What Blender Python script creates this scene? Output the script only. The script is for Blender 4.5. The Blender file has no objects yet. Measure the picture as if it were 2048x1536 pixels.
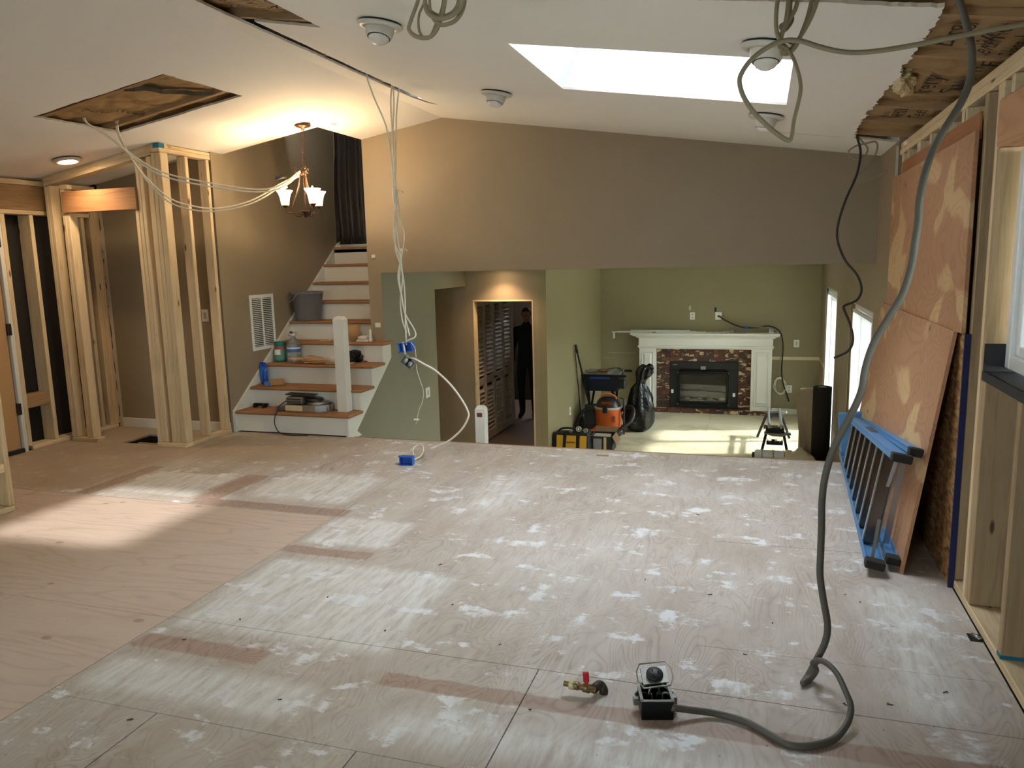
import bpy, bmesh, math, random
from mathutils import Vector, Matrix, noise
from mathutils.geometry import tessellate_polygon
random.seed(7)
scene = bpy.context.scene
COL = scene.collection

# ------------------------------------------------------------------ camera
F_PX, EYE = 1545.0, 1.55
PITCH, YAW, ROLL = math.radians(9.08), math.radians(17.95), math.radians(1.36)
def cam_axes():
    cy, sy = math.cos(YAW), math.sin(YAW)
    fw = Vector((-sy*math.cos(PITCH), cy*math.cos(PITCH), -math.sin(PITCH)))
    rt = Vector((cy, sy, 0)); dn = fw.cross(rt)
    c, s = math.cos(ROLL), math.sin(ROLL)
    return c*rt + s*dn, -s*rt + c*dn, fw
RT, DN, FW = cam_axes()
EYEP = Vector((0, 0, EYE))
cd = bpy.data.cameras.new('camera'); cam = bpy.data.objects.new('camera', cd); COL.objects.link(cam)
cam.matrix_world = Matrix(((RT.x, -DN.x, -FW.x, 0), (RT.y, -DN.y, -FW.y, 0), (RT.z, -DN.z, -FW.z, EYE), (0, 0, 0, 1)))
cd.sensor_fit = 'HORIZONTAL'; cd.sensor_width = 36.0; cd.lens = F_PX/2048*36.0
cd.clip_start = .02; cd.clip_end = 200
scene.camera = cam

# ------------------------------------------------------------------ exposure, sky, daylight
vs = scene.view_settings
vs.view_transform = 'Standard'; vs.look = 'None'; vs.gamma = 1.0; vs.use_curve_mapping = False
vs.exposure = EXPO = 2.95
SKY = 3.2
world = bpy.data.worlds.new('overcast_sky'); scene.world = world; world.use_nodes = True
bg = world.node_tree.nodes['Background']
bg.inputs[0].default_value = (.90, .96, 1.0, 1); bg.inputs[1].default_value = SKY

def add_light(name, kind, loc, energy, color=(1, 1, 1), **kw):
    l = bpy.data.lights.new(name, kind); l.energy = energy; l.color = color
    for k, v in kw.items(): setattr(l, k, v)
    o = bpy.data.objects.new(name, l); COL.objects.link(o); o.location = loc
    return o
def portal(loc, direction, sx, sy):
    o = add_light('daylight_portal', 'AREA', loc, 1.0, shape='RECTANGLE', size=sx, size_y=sy)
    o.data.cycles.is_portal = True
    o.rotation_euler = Vector(direction).to_track_quat('-Z', 'Y').to_euler()
    return o
SUN_DIR = Vector((-1.22, -.27, -1)).normalized()
sun_o = add_light('sun', 'SUN', (6, 7, 8), 1.5, (1.0, .95, .86), angle=math.radians(3.0))
sun_o.rotation_euler = SUN_DIR.to_track_quat('-Z', 'Y').to_euler()
portal((-.57, 4.5, 3.35), (0, 0, -1), 1.4, 1.2)              # skylight
portal((1.06, 2.7, 1.5), (-1, 0, 0), 1.9, .95)               # kitchen window
portal((1.06, 11.05, .1), (-1, 0, 0), 2.4, 2.1)              # patio door
portal((1.06, 8.3, .45), (-1, 0, 0), 1.9, 1.4)               # living-room window
portal((-1.6, -2.5, 1.45), (0, 1, 0), 1.3, 1.2)               # invented window behind the camera
portal((-6.25, .6, 1.4), (1, 0, 0), 1.3, 1.1)                # invented front window, left of the frame

# ------------------------------------------------------------------ pixel -> point on a known plane of the house
def ray(x, y): return RT*((x-1024)/F_PX) + DN*((y-768)/F_PX) + FW
def PZ(x, y, z=0.0): d = ray(x, y); return EYEP + d*((z-EYE)/d.z)
def PY(x, y, Y): d = ray(x, y); return EYEP + d*(Y/d.y)
def PX(x, y, X): d = ray(x, y); return EYEP + d*(X/d.x)

# ------------------------------------------------------------------ house dimensions
ZR, XRIDGE, ML, MR = 2.885, -2.89, .165, .1535
def zc(x): return ZR + ML*(x-XRIDGE) if x < XRIDGE else ZR - MR*(x-XRIDGE)
XR = .88          # right wall, finished face
XS = .885         # right wall, stud face
YB = 6.98         # gable wall
YE = 6.08         # floor edge
ZL = -.95         # lower floor
YK = 12.72        # fireplace wall
XG = -2.54        # living-room left wall
YD = 9.29         # wall with the doorway
XV = -4.774       # wall beside the stairs
XLW = -6.08       # front (left) wall
YN = -2.4         # wall behind the camera
LCZ = 1.465       # lower ceiling

# ------------------------------------------------------------------ helpers
WO = {}
def W(o): return WO[o.name] if o is not None else Vector((0, 0, 0))
def tag(o, label=None, cat=None, group=None, kind=None):
    if label: o['label'] = label
    if cat: o['category'] = cat
    if group: o['group'] = group
    if kind: o['kind'] = kind
    return o
def thing(name, loc, label, cat, group=None):
    o = bpy.data.objects.new(name, None); COL.objects.link(o)
    o.empty_display_size = .05; o.location = loc; WO[o.name] = Vector(loc)
    return tag(o, label, cat, group)
class MB:
    """collects shapes in world coordinates and links them as one mesh"""
    def __init__(s): s.v = []; s.f = []; s.m = []; s.cur = 0; s.sm = []; s.smooth = False
    def add(s, vs_, fs):
        b = len(s.v); s.v += [Vector(v) for v in vs_]
        for f in fs: s.f.append([b+i for i in f]); s.m.append(s.cur); s.sm.append(s.smooth)
        return s
    def box(s, x0, x1, y0, y1, z0, z1):
        return s.add([(x0,y0,z0),(x1,y0,z0),(x1,y1,z0),(x0,y1,z0),(x0,y0,z1),(x1,y0,z1),(x1,y1,z1),(x0,y1,z1)],
                     [(3,2,1,0),(4,5,6,7),(0,1,5,4),(1,2,6,5),(2,3,7,6),(3,0,4,7)])
    def cbox(s, x0, x1, y0, y1, z0, z1, c=.004):
        """box with chamfered edges (all twelve)"""
        c = min(c, (x1-x0)/3, (y1-y0)/3, (z1-z0)/3)
        bm = bmesh.new(); bmesh.ops.create_cube(bm, size=1)
        for v in bm.verts: v.co = ((x0+x1)/2+v.co.x*(x1-x0), (y0+y1)/2+v.co.y*(y1-y0), (z0+z1)/2+v.co.z*(z1-z0))
        bmesh.ops.bevel(bm, geom=bm.edges[:], offset=c, segments=1, affect='EDGES', profile=.5)
        s.frombm(bm); return s
    def frombm(s, bm, mx=None):
        bm.verts.ensure_lookup_table(); bm.verts.index_update()
        s.add([(mx @ v.co) if mx else v.co.copy() for v in bm.verts], [[v.index for v in f.verts] for f in bm.faces]); bm.free()
        return s
    def obb(s, c, ax, h, ch=0):
        c = Vector(c); ax = [Vector(a).normalized() for a in ax]
        m = MB()
        if ch: m.cbox(-h[0], h[0], -h[1], h[1], -h[2], h[2], ch)
        else: m.box(-h[0], h[0], -h[1], h[1], -h[2], h[2])
        return s.add([c + ax[0]*v.x + ax[1]*v.y + ax[2]*v.z for v in m.v], m.f)
    def bar(s, p0, p1, w, t, side=None, ch=0):
        """rectangular bar from p0 to p1; w measured along 'side'"""
        p0, p1 = Vector(p0), Vector(p1); d = (p1-p0).normalized()
        sd = Vector(side) if side else (Vector((0,0,1)) if abs(d.z) < .9 else Vector((1,0,0)))
        sd = (sd - d*sd.dot(d)).normalized(); n = d.cross(sd)
        return s.obb((p0+p1)/2, (d, sd, n), ((p1-p0).length/2, w/2, t/2), ch)
    def tube(s, pts, r, seg=8, closed=False, cap=True, flat=1.0):
        pts = [Vector(p) for p in pts]; n = len(pts); rings = []
        rr = r if isinstance(r, (list, tuple)) else [r]*n
        prev = None; b = len(s.v); vv = []
        for i, p in enumerate(pts):
            if closed: t = (pts[(i+1) % n]-pts[i-1])
            else: t = pts[min(i+1, n-1)]-pts[max(i-1, 0)]
            if t.length < 1e-9: t = Vector((0,0,1))
            t.normalize()
            if prev is None:
                u = Vector((0,0,1)) if abs(t.z) < .9 else Vector((1,0,0))
            else: u = prev
            u = (u - t*u.dot(t)).normalized(); w = t.cross(u); prev = u
            for k in range(seg):
                a = 2*math.pi*k/seg
                vv.append(p + u*(math.cos(a)*rr[i]) + w*(math.sin(a)*rr[i]*flat))
        ff = []
        for i in range(n if closed else n-1):
            j = (i+1) % n
            for k in range(seg):
                l = (k+1) % seg
                ff.append((i*seg+k, i*seg+l, j*seg+l, j*seg+k))
        if cap and not closed:
            ff.append(tuple(range(seg))[::-1]); ff.append(tuple((n-1)*seg+k for k in range(seg)))
        sm, s.smooth = s.smooth, True; s.add(vv, ff); s.smooth = sm
        return s
    def lathe(s, prof, c=(0,0,0), seg=24, axis=None, capb=False, capt=False):
        c = Vector(c); vv = []; ff = []
        ax = Vector(axis).normalized() if axis else Vector((0,0,1))
        u = Vector((1,0,0)) if abs(ax.x) < .9 else Vector((0,1,0))
        u = (u-ax*u.dot(ax)).normalized(); w = ax.cross(u)
        for r, z in prof:
            for k in range(seg):
                a = 2*math.pi*k/seg
                vv.append(c + ax*z + u*(r*math.cos(a)) + w*(r*math.sin(a)))
        for i in range(len(prof)-1):
            for k in range(seg):
                l = (k+1) % seg
                ff.append((i*seg+k, i*seg+l, (i+1)*seg+l, (i+1)*seg+k))
        if capb: ff.append(tuple(range(seg))[::-1])
        if capt: ff.append(tuple((len(prof)-1)*seg+k for k in range(seg)))
        sm, s.smooth = s.smooth, True; s.add(vv, ff); s.smooth = sm
        return s
    def prism(s, poly, vec, holes=()):
        """polygon (3-D points, planar) with optional holes, extruded by vec"""
        vec = Vector(vec); loops = [[Vector(p) for p in poly]] + [[Vector(p) for p in h] for h in holes]
        flat = [p for l in loops for p in l]; N = len(flat)
        tris = tessellate_polygon(loops)
        nrm = Vector((0,0,0)); L0 = loops[0]
        for i in range(len(L0)): nrm += L0[i].cross(L0[(i+1) % len(L0)])
        ff = []
        for t in tris:
            a, b_, c_ = t
            n = (flat[b_]-flat[a]).cross(flat[c_]-flat[a])
            if n.dot(vec) > 0: t = (a, c_, b_)
            ff.append(tuple(t)); ff.append((t[0]+N, t[2]+N, t[1]+N))
        o = 0
        for li, l in enumerate(loops):
            m = len(l)
            for i in range(m):
                j = (i+1) % m
                ff.append((o+i, o+j, o+j+N, o+i+N))
            o += m
        return s.add(flat + [p+vec for p in flat], ff)
    def sphere(s, c, r, seg=16, rings=10, sc=(1,1,1)):
        c = Vector(c); prof = []
        vv = []; ff = []
        for i in range(rings+1):
            th = math.pi*i/rings
            for k in range(seg):
                a = 2*math.pi*k/seg
                vv.append(c + Vector((r*sc[0]*math.sin(th)*math.cos(a), r*sc[1]*math.sin(th)*math.sin(a), -r*sc[2]*math.cos(th))))
        for i in range(rings):
            for k in range(seg):
                l = (k+1) % seg
                ff.append((i*seg+k, i*seg+l, (i+1)*seg+l, (i+1)*seg+k))
        sm, s.smooth = s.smooth, True; s.add(vv, ff); s.smooth = sm
        return s
    def build(s, name, mats, parent=None, recalc=True):
        me = bpy.data.meshes.new(name)
        lo = Vector((min(v.x for v in s.v), min(v.y for v in s.v), min(v.z for v in s.v)))
        hi = Vector((max(v.x for v in s.v), max(v.y for v in s.v), max(v.z for v in s.v)))
        c = Vector(((lo.x+hi.x)/2, (lo.y+hi.y)/2, lo.z))
        me.from_pydata([v-c for v in s.v], [], s.f)
        if not isinstance(mats, (list, tuple)): mats = [mats]
        for m in mats: me.materials.append(m)
        me.polygons.foreach_set('material_index', s.m)
        me.polygons.foreach_set('use_smooth', s.sm)
        if recalc:
            bm = bmesh.new(); bm.from_mesh(me)
            bmesh.ops.remove_doubles(bm, verts=bm.verts[:], dist=1e-6)
            bmesh.ops.recalc_face_normals(bm, faces=bm.faces[:]); bm.to_mesh(me); bm.free()
        me.update()
        o = bpy.data.objects.new(name, me); COL.objects.link(o)
        o.location = c - W(parent)
        if parent: o.parent = parent
        WO[o.name] = c
        return o
def struct(name, mb, m, parent=None):
    o = mb.build(name, m, parent)
    o['kind'] = 'structure'
    return o
def copy_tree(o, loc=None, rotz=None, parent=None):
    c = o.copy(); COL.objects.link(c)
    if parent: c.parent = parent
    if loc is not None: c.location = loc
    if rotz is not None: c.rotation_euler = (0, 0, rotz)
    for ch in list(o.children): copy_tree(ch, parent=c)
    return c
def spline(pts, n=8, closed=False):
    """Catmull-Rom through the points"""
    P = [Vector(p) for p in pts]; out = []; m = len(P)
    for i in range(m if closed else m-1):
        p0 = P[(i-1) % m] if closed or i > 0 else P[0]*2-P[1]
        p1, p2 = P[i], P[(i+1) % m]
        p3 = P[(i+2) % m] if closed or i+2 < m else P[-1]*2-P[-2]
        for k in range(n):
            t = k/n
            out.append(.5*((2*p1)+(p2-p0)*t+(2*p0-5*p1+4*p2-p3)*t*t+(3*p1-p0-3*p2+p3)*t*t*t))
    if not closed: out.append(P[-1])
    return out

# ------------------------------------------------------------------ materials
def lin(c):
    f = lambda u: u/12.92 if u <= .04045 else ((u+.055)/1.055)**2.4
    return (f(c[0]/255), f(c[1]/255), f(c[2]/255), 1)
class Mat:
    def __init__(s, name, rough=.6, metal=0.0):
        s.m = bpy.data.materials.new(name); s.m.use_nodes = True; s.t = s.m.node_tree
        s.t.nodes.clear()
        s.out = s.n('ShaderNodeOutputMaterial'); s.b = s.n('ShaderNodeBsdfPrincipled')
        s.t.links.new(s.b.outputs[0], s.out.inputs[0])
        s.b.inputs['Roughness'].default_value = rough; s.b.inputs['Metallic'].default_value = metal
    def n(s, ty, **kw):
        nd = s.t.nodes.new(ty)
        for k, v in kw.items(): setattr(nd, k, v)
        return nd
    def L(s, a, b): s.t.links.new(a, b)
    def put(s, sock, v):
        if hasattr(v, 'is_output') or hasattr(v, 'links'): s.L(v, sock)
        else: sock.default_value = v
    def math(s, op, a, b=0.0, c=None, clamp=False):
        nd = s.n('ShaderNodeMath', operation=op, use_clamp=clamp)
        s.put(nd.inputs[0], a); s.put(nd.inputs[1], b)
        if c is not None: s.put(nd.inputs[2], c)
        return nd.outputs[0]
    def mix(s, f, a, b, mode='MIX'):
        nd = s.n('ShaderNodeMix', data_type='RGBA', blend_type=mode); nd.clamp_factor = True
        s.put(nd.inputs[0], f); s.put(nd.inputs[6], a); s.put(nd.inputs[7], b)
        return nd.outputs[2]
    def coord(s, kind='Object', scale=(1,1,1), rot=(0,0,0)):
        tc = s.n('ShaderNodeTexCoord'); mp = s.n('ShaderNodeMapping')
        s.L(tc.outputs[kind], mp.inputs[0]); mp.inputs['Scale'].default_value = scale; mp.inputs['Rotation'].default_value = rot
        return mp.outputs[0]
    def pos(s, scale=(1,1,1)):
        g = s.n('ShaderNodeNewGeometry'); mp = s.n('ShaderNodeMapping'); s.L(g.outputs['Position'], mp.inputs[0])
        mp.inputs['Scale'].default_value = scale; return mp.outputs[0]
    def noise(s, vec, scale=5, detail=3, rough=.5, dist=0.0):
        nd = s.n('ShaderNodeTexNoise'); s.L(vec, nd.inputs['Vector'])
        nd.inputs['Scale'].default_value = scale; nd.inputs['Detail'].default_value = detail
        nd.inputs['Roughness'].default_value = rough; nd.inputs['Distortion'].default_value = dist
        return nd.outputs[0]
    def vor(s, vec, scale=5, feat='F1', out=0, rnd=1.0):
        nd = s.n('ShaderNodeTexVoronoi', feature=feat); s.L(vec, nd.inputs['Vector']); nd.inputs['Scale'].default_value = scale
        nd.inputs['Randomness'].default_value = rnd
        return nd.outputs[out]
    def ramp(s, f, stops):
        nd = s.n('ShaderNodeValToRGB'); s.L(f, nd.inputs[0]); el = nd.color_ramp.elements
        while len(el) < len(stops): el.new(.5)
        for e, (p, c) in zip(el, stops): e.position = p; e.color = c if len(c) == 4 else (*c, 1)
        return nd.outputs[0]
    def step(s, f, a, b):
        nd = s.n('ShaderNodeMapRange', clamp=True); s.put(nd.inputs[0], f)
        nd.inputs[1].default_value = a; nd.inputs[2].default_value = b
        return nd.outputs[0]
    def rnd(s): return s.n('ShaderNodeObjectInfo').outputs['Random']
    def color(s, v): s.put(s.b.inputs['Base Color'], v)
    def bump(s, h, strength=.2, dist=.01):
        nd = s.n('ShaderNodeBump'); nd.inputs['Strength'].default_value = strength; nd.inputs['Distance'].default_value = dist
        s.L(h, nd.inputs['Height']); s.L(nd.outputs[0], s.b.inputs['Normal'])
def paint(name, rgb, rough=.6, var=.05, bump=.05, scale=60):
    M = Mat(name, rough); c = lin(rgb)
    n = M.noise(M.pos(), 2.5, 3)
    M.color(M.mix(n, tuple(x*(1-var) for x in c[:3])+(1,), tuple(min(1, x*(1+var)) for x in c[:3])+(1,)))
    if bump: M.bump(M.noise(M.pos(), scale, 2), bump, .004)
    return M.m
def plain(name, rgb, rough=.5, metal=0.0, spec=None):
    M = Mat(name, rough, metal); c = lin(rgb)
    n = M.noise(M.coord(), 18, 3)
    M.color(M.mix(n, tuple(x*.88 for x in c[:3])+(1,), tuple(min(1, x*1.1) for x in c[:3])+(1,)))
    return M.m
def lumber(axis, c1=(198,172,132), c2=(216,194,156), knot=(112,76,44), tag_=''):
    M = Mat('lumber_'+axis+tag_, .65)
    sc = {'x': (2.2,34,34), 'y': (34,2.2,34), 'z': (34,34,2.2)}[axis]
    sk = {'x': (2.6,9,9), 'y': (9,2.6,9), 'z': (9,9,2.6)}[axis]
    g = M.noise(M.coord('Object', sc), 1.0, 4, .55, .6)
    col = M.ramp(g, [(.25, lin(c1)), (.5, lin(c2)), (.75, lin(tuple(int(a*.93) for a in c1)))])
    r = M.rnd()
    vec = M.n('ShaderNodeVectorMath', operation='ADD'); M.L(M.coord('Object', sk), vec.inputs[0])
    off = M.n('ShaderNodeCombineXYZ'); 
    for i in range(3): M.L(M.math('MULTIPLY', r, 37.0+i*11), off.inputs[i])
    M.L(off.outputs[0], vec.inputs[1])
    d = M.vor(vec.outputs[0], 1.0)
    k = M.step(d, .11, .06)
    col = M.mix(k, col, lin(knot))
    br = M.n('ShaderNodeHueSaturation'); M.L(col, br.inputs['Color']); M.L(M.math('MULTIPLY_ADD', r, .22, .9), br.inputs['Value'])
    M.color(br.outputs[0]); M.bump(g, .12, .002)
    return M.m
LUM = {a: lumber(a) for a in 'xyz'}
LUMD = {a: lumber(a, (142,110,74), (162,130,92), (80,52,30), '_aged') for a in 'xyz'}
LUMG = {a: lumber(a, (152,126,92), (170,146,112), (84,58,36), '_grey') for a in 'xyz'}
def stick(name, x0, x1, y0, y1, z0, z1, parent, lum=None, ch=.004):
    d = (x1-x0, y1-y0, z1-z0); ax = 'xyz'[d.index(max(d))]
    return MB().cbox(min(x0,x1), max(x0,x1), min(y0,y1), max(y0,y1), min(z0,z1), max(z0,z1), ch).build(name, (lum or LUM)[ax], parent)

M_TAUPE = paint('taupe_wall_paint', (147,132,108), .55)
M_SAGE = paint('sage_wall_paint', (141,131,97), .55)
M_SAGE2 = paint('grey_sage_paint', (132,129,107), .55)
M_CEIL = paint('white_ceiling_paint', (238,235,230), .75, .02, .12, 90)
M_WHITE = paint('white_trim_paint', (222,221,212), .4, .03, 0)
M_SHAFT = paint('white_textured_shaft', (218,227,236), .7, .02, .5, 45)
M_GYP = paint('torn_gypsum', (196,186,170), .9, .15, .4, 120)
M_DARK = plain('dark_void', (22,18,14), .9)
M_KRAFT = None
def plywood(name, lo, hi, dark, axis='z', scale=1.0, patch=None, kind='Object', rough=.55):
    """rotary-cut veneer: contour lines of a stretched noise field"""
    M = Mat(name, rough)
    sc = {'x': (.55,2.6,2.6), 'y': (2.6,.55,2.6), 'z': (2.6,2.6,.55), 'b': (2.0,1.15,1.7)}[axis]
    sc = tuple(a*scale for a in sc)
    v = M.coord(kind, sc) if kind != 'pos' else M.pos(sc)
    f = M.noise(v, 1.0, 2.0, .45, .5)
    lines = M.math('FRACT', M.math('MULTIPLY', f, 26.0))
    edge = M.math('POWER', M.math('ABSOLUTE', M.math('MULTIPLY_ADD', lines, 2.0, -1.0)), 2.5)
    fine = M.noise(v, 28.0, 3, .6)
    col = M.mix(M.math('MULTIPLY', edge, .55), lin(hi), lin(lo))
    col = M.mix(M.math('MULTIPLY', fine, .35), col, lin(lo))
    if patch:
        p = M.step(M.noise(v, 1.35, 2.0, .4, .9), .535, .585)
        col = M.mix(M.math('MULTIPLY', p, M.math('MULTIPLY_ADD', edge, -.35, .92)), col, lin(patch))
    kn = M.step(M.vor(v, 1.7), .07, .03)
    col = M.mix(M.math('MULTIPLY', kn, .8), col, lin(dark))
    M.color(col); M.bump(fine, .1, .002)
    return M.m
M_PLY = {'z': plywood('fir_plywood', (156,110,78), (184,140,106), (84,50,34), 'b', 1.15, (208,176,130))}
XV = -4.75; YC = 6.02       # stair wall face, closet back wall
# ------------------------------------------------------------------ main floor
def floor_material():
    M = Mat('subfloor_plywood', .6)
    g = M.n('ShaderNodeNewGeometry'); P = g.outputs['Position']
    sx = M.n('ShaderNodeSeparateXYZ'); M.L(P, sx.inputs[0]); X0, Y0 = sx.outputs[0], sx.outputs[1]
    wob = M.noise(P, 7.0, 4, .6); wob2 = M.noise(M.pos((1,1.3,1)), 9.0, 4, .6)
    X = M.math('ADD', X0, M.math('MULTIPLY_ADD', wob, .035, -.0175)); Y = M.math('ADD', Y0, M.math('MULTIPLY_ADD', wob2, .035, -.0175))
    def rect(x0, x1, y0, y1, soft=.02, hard=False):
        xx, yy = (X0, Y0) if hard else (X, Y)
        a = M.math('DIVIDE', M.math('SUBTRACT', (x1-x0)/2, M.math('ABSOLUTE', M.math('SUBTRACT', xx, (x0+x1)/2))), soft, clamp=True)
        b = M.math('DIVIDE', M.math('SUBTRACT', (y1-y0)/2, M.math('ABSOLUTE', M.math('SUBTRACT', yy, (y0+y1)/2))), soft, clamp=True)
        return M.math('MULTIPLY', a, b)
    def rmax(rs):
        o = rs[0]
        for r in rs[1:]: o = M.math('MAXIMUM', o, r)
        return o
    # bare old fir with contour grain running along y
    v = M.pos((2.6, .9, 1)); f = M.noise(v, 1.5, 2.5, .5, .9)
    ln = M.math('FRACT', M.math('MULTIPLY', f, 24.0))
    edge = M.math('POWER', M.math('ABSOLUTE', M.math('MULTIPLY_ADD', ln, 2.0, -1.0)), 3.2)
    fine = M.noise(M.pos((40, 5, 1)), 1.0, 5, .65)
    vis = M.step(M.noise(M.pos((1.2,.8,1)), 1.7, 3, .55), .36, .66)
    blot = M.step(M.noise(M.pos((2.2,.9,1)), 2.6, 5, .6, .6), .40, .62)
    old = M.mix(M.math('MULTIPLY', blot, .55), lin((190,180,168)), lin((156,139,124)))
    old = M.mix(M.math('MULTIPLY', edge, M.math('MULTIPLY_ADD', vis, .55, .14)), old, lin((118,96,86)))
    old = M.mix(M.math('MULTIPLY', fine, .30), old, lin((160,140,126)))
    # pale adhesive film, white filler smears; soft mid-floor rects also paint in daylight sheen
    film = M.math('MULTIPLY', M.noise(M.pos((1.5, .8, 1)), 1.3, 4, .6), 1.0)
    film = M.step(film, .35, .70)
    heavy = rmax([rect(-2.5,-1.35,2.52,3.44,.10), rect(-2.5,-1.9,3.58,4.1,.08), rect(-4.43,-3.67,4.16,4.73,.04), rect(-3.44,-2.5,4.22,5.0,.12), rect(-2.5,-1.45,2.02,2.36,.10), rect(-1.3,.87,2.0,2.36,.15), rect(-2.1,-1.2,4.0,5.5,.5), rect(.35,.88,2.5,3.9,.25), M.math('MULTIPLY', rect(-1.7,-.2,2.9,4.6,.6), .5), M.math('MULTIPLY', rect(-1.2,.6,4.5,5.6,.5), .45)])
    scr = M.step(M.noise(M.pos((26, 4.5, 1)), 1.0, 6, .7), .36, .58)
    fm = M.math('MULTIPLY', M.math('MAXIMUM', M.math('MULTIPLY', film, .50), M.math('MULTIPLY', heavy, .95)), M.math('MULTIPLY_ADD', scr, .62, .34))
    old = M.mix(fm, old, lin((222,221,216)))
    sm = M.noise(M.pos((1.1, 1.7, 1)), 3.4, 7, .68)
    smear = M.math('MULTIPLY', M.step(sm, .56, .60), M.step(M.noise(M.pos((9, 3, 1)), 1.6, 3, .6), .38, .58))
    old = M.mix(M.math('MULTIPLY', smear, .85), old, lin((230,232,234)))
    # strips where partition walls stood
    strip = rmax([rect(-1.34,.87,2.375,2.475,.012), rect(-2.5,-1.85,2.37,2.50,.02), rect(-2.5,-1.95,3.455,3.57,.015), rect(-3.62,-2.44,4.06,4.2,.012),
                  rect(-4.6,-4.45,4.06,4.82,.015), rect(-3.66,-3.46,4.14,4.78,.015)])
    old = M.mix(M.math('MULTIPLY', strip, .85), old, M.mix(M.math('MULTIPLY', edge, .7), lin((164,139,124)), lin((134,106,92))))
    # hall: darker worn sheet
    hall = rmax([rect(-6.3,-4.6,4.06,6.3,.1), rect(-6.3,-3.3,4.95,6.3,.3)])
    old = M.mix(M.math('MULTIPLY', hall, .7), old, M.mix(fine, lin((150,128,104)), lin((178,158,132))))
    # new sheets: smooth blond face, plugged knots
    v2 = M.pos((.5, 2.6, 1)); f2 = M.noise(v2, 1.5, 2, .5, .4)
    l2 = M.math('FRACT', M.math('MULTIPLY', f2, 9.0))
    e2 = M.math('POWER', M.math('ABSOLUTE', M.math('MULTIPLY_ADD', l2, 2.0, -1.0)), 5.0)
    fine2 = M.noise(M.pos((4, 34, 1)), 1.0, 4, .6)
    new = M.mix(fine2, lin((210,191,175)), lin((192,169,152)))
    new = M.mix(M.math('MULTIPLY', e2, .45), new, lin((168,142,120)))
    kn = M.step(M.vor(M.pos((1.0, 1.5, 1)), 3.2), .095, .075)
    new = M.mix(M.math('MULTIPLY', kn, .6), new, lin((140,112,90)))
    isnew = rect(-7.0,-2.5,-4.0,4.056,.002,True)
    col = M.mix(isnew, old, new)
    # crumbs and nail marks
    sp = M.step(M.vor(M.pos((6, 2.5, 1)), 2.6), .05, .02)
    col = M.mix(M.math('MULTIPLY', sp, .7), col, lin((70,58,50)))
    M.color(col)
    M.put(M.b.inputs['Roughness'], M.math('MULTIPLY_ADD', fine, .25, .36))
    M.bump(M.math('ADD', M.math('MULTIPLY', fine, .5), M.math('MULTIPLY', fm, .5)), .14, .003)
    return M.m
M_FLOOR = floor_material()
HX0, HX1, HY0, HY1 = -5.50, -5.03, 5.43, 5.78      # open duct boot in the floor
joist = MB()
for a in ((-6.3,HX0,YN,YE),(HX1,1.05,YN,YE),(HX0,HX1,YN,HY0),(HX0,HX1,HY1,YE)): joist.box(a[0],a[1],a[2],a[3],-.26,-.0185)
floor = struct('floor', joist, M_DARK); floor['label'] = 'worn plywood subfloor of the upper room'
sheets = [(-6.1,-4.9,.8,2.63),(-6.1,-4.9,2.634,4.055),(-4.897,-2.502,2.634,4.055),(-3.42,-2.502,.8,2.63),(-4.897,-3.424,.8,2.63),
  (-2.498,-.777,2.003,2.640),(-2.498,-1.997,.8,2.0),(-1.993,-1.207,.8,2.0),(-1.203,-.777,.8,2.0),(-.773,.88,.8,2.640),
  (-2.498,-.2103,2.644,4.9015),(-.21,.88,2.644,2.99),(-.21,.88,2.992,4.198),(-.21,.88,4.202,YE),(-2.498,-.2103,4.902,YE),
  (-4.577,-2.502,4.059,YE),(-6.1,HX0,4.059,YE),(HX1,-4.58,4.059,YE),(HX0+.0,HX1,4.059,HY0),(HX0,HX1,HY1,YE),
  (-6.1,-2.502,YN,.797),(-2.498,.88,YN,.797)]
for a in sheets: MB().cbox(a[0],a[1],a[2],a[3],-.018,0,.0005).build('plywood_sheet', M_FLOOR, floor)
MB().box(HX0-.02,HX1+.02,HY0-.02,HY1+.02,-.5,-.48).build('crawl_space', M_DARK, floor)
stick('joist', HX0, HX1, 5.60, 5.645, -.20, -.045, floor, LUMD)
MB().box(-3.53,.88,YE,YE+.03,ZL,-.02).build('fascia', M_SAGE, floor)
MB().cbox(-3.5,.88,YE-.01,YE+.035,-.04,.0,.008).build('nosing', LUMD['x'], floor)

# lower floor
def lower_floor_mat():
    M = Mat('lower_subfloor', .6)
    n = M.noise(M.pos((.6,3,1)), 2.2, 5, .6, .3); n2 = M.noise(M.pos(), 1.2, 5, .65)
    c = M.mix(n, lin((194,184,154)), lin((218,209,180))); c = M.mix(M.step(n2, .5, .75), c, lin((150,140,118)))
    M.color(c); M.bump(n, .1, .003); return M.m
M_LF = lower_floor_mat()
fl2 = struct('floor_lower', MB().box(-5.2,1.05,YE+.03,13.6,ZL-.2,ZL-.0185), M_DARK); fl2['label'] = 'pale subfloor of the sunken living room'
for a in ((-2.54,-1.32,8.8,11.2),(-1.318,-.1,8.8,11.2),(-.098,.88,8.8,11.2),(-2.54,-.71,11.203,12.72),(-.708,.88,11.203,12.72),(-2.54,.88,YE+.03,8.797),(-5.2,-2.543,YE+.03,9.28)):
    MB().cbox(a[0],a[1],a[2],a[3],ZL-.018,ZL,.0015).build('plywood_sheet', M_LF, fl2)
MB().cbox(-5.2,-2.543,9.283,13.4,ZL-.018,ZL,.0015).build('plywood_sheet', plain('shade_brown_floor', (96,76,62), .7), fl2)  # brown floor darkened in colour to carry the far room's dimness

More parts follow.
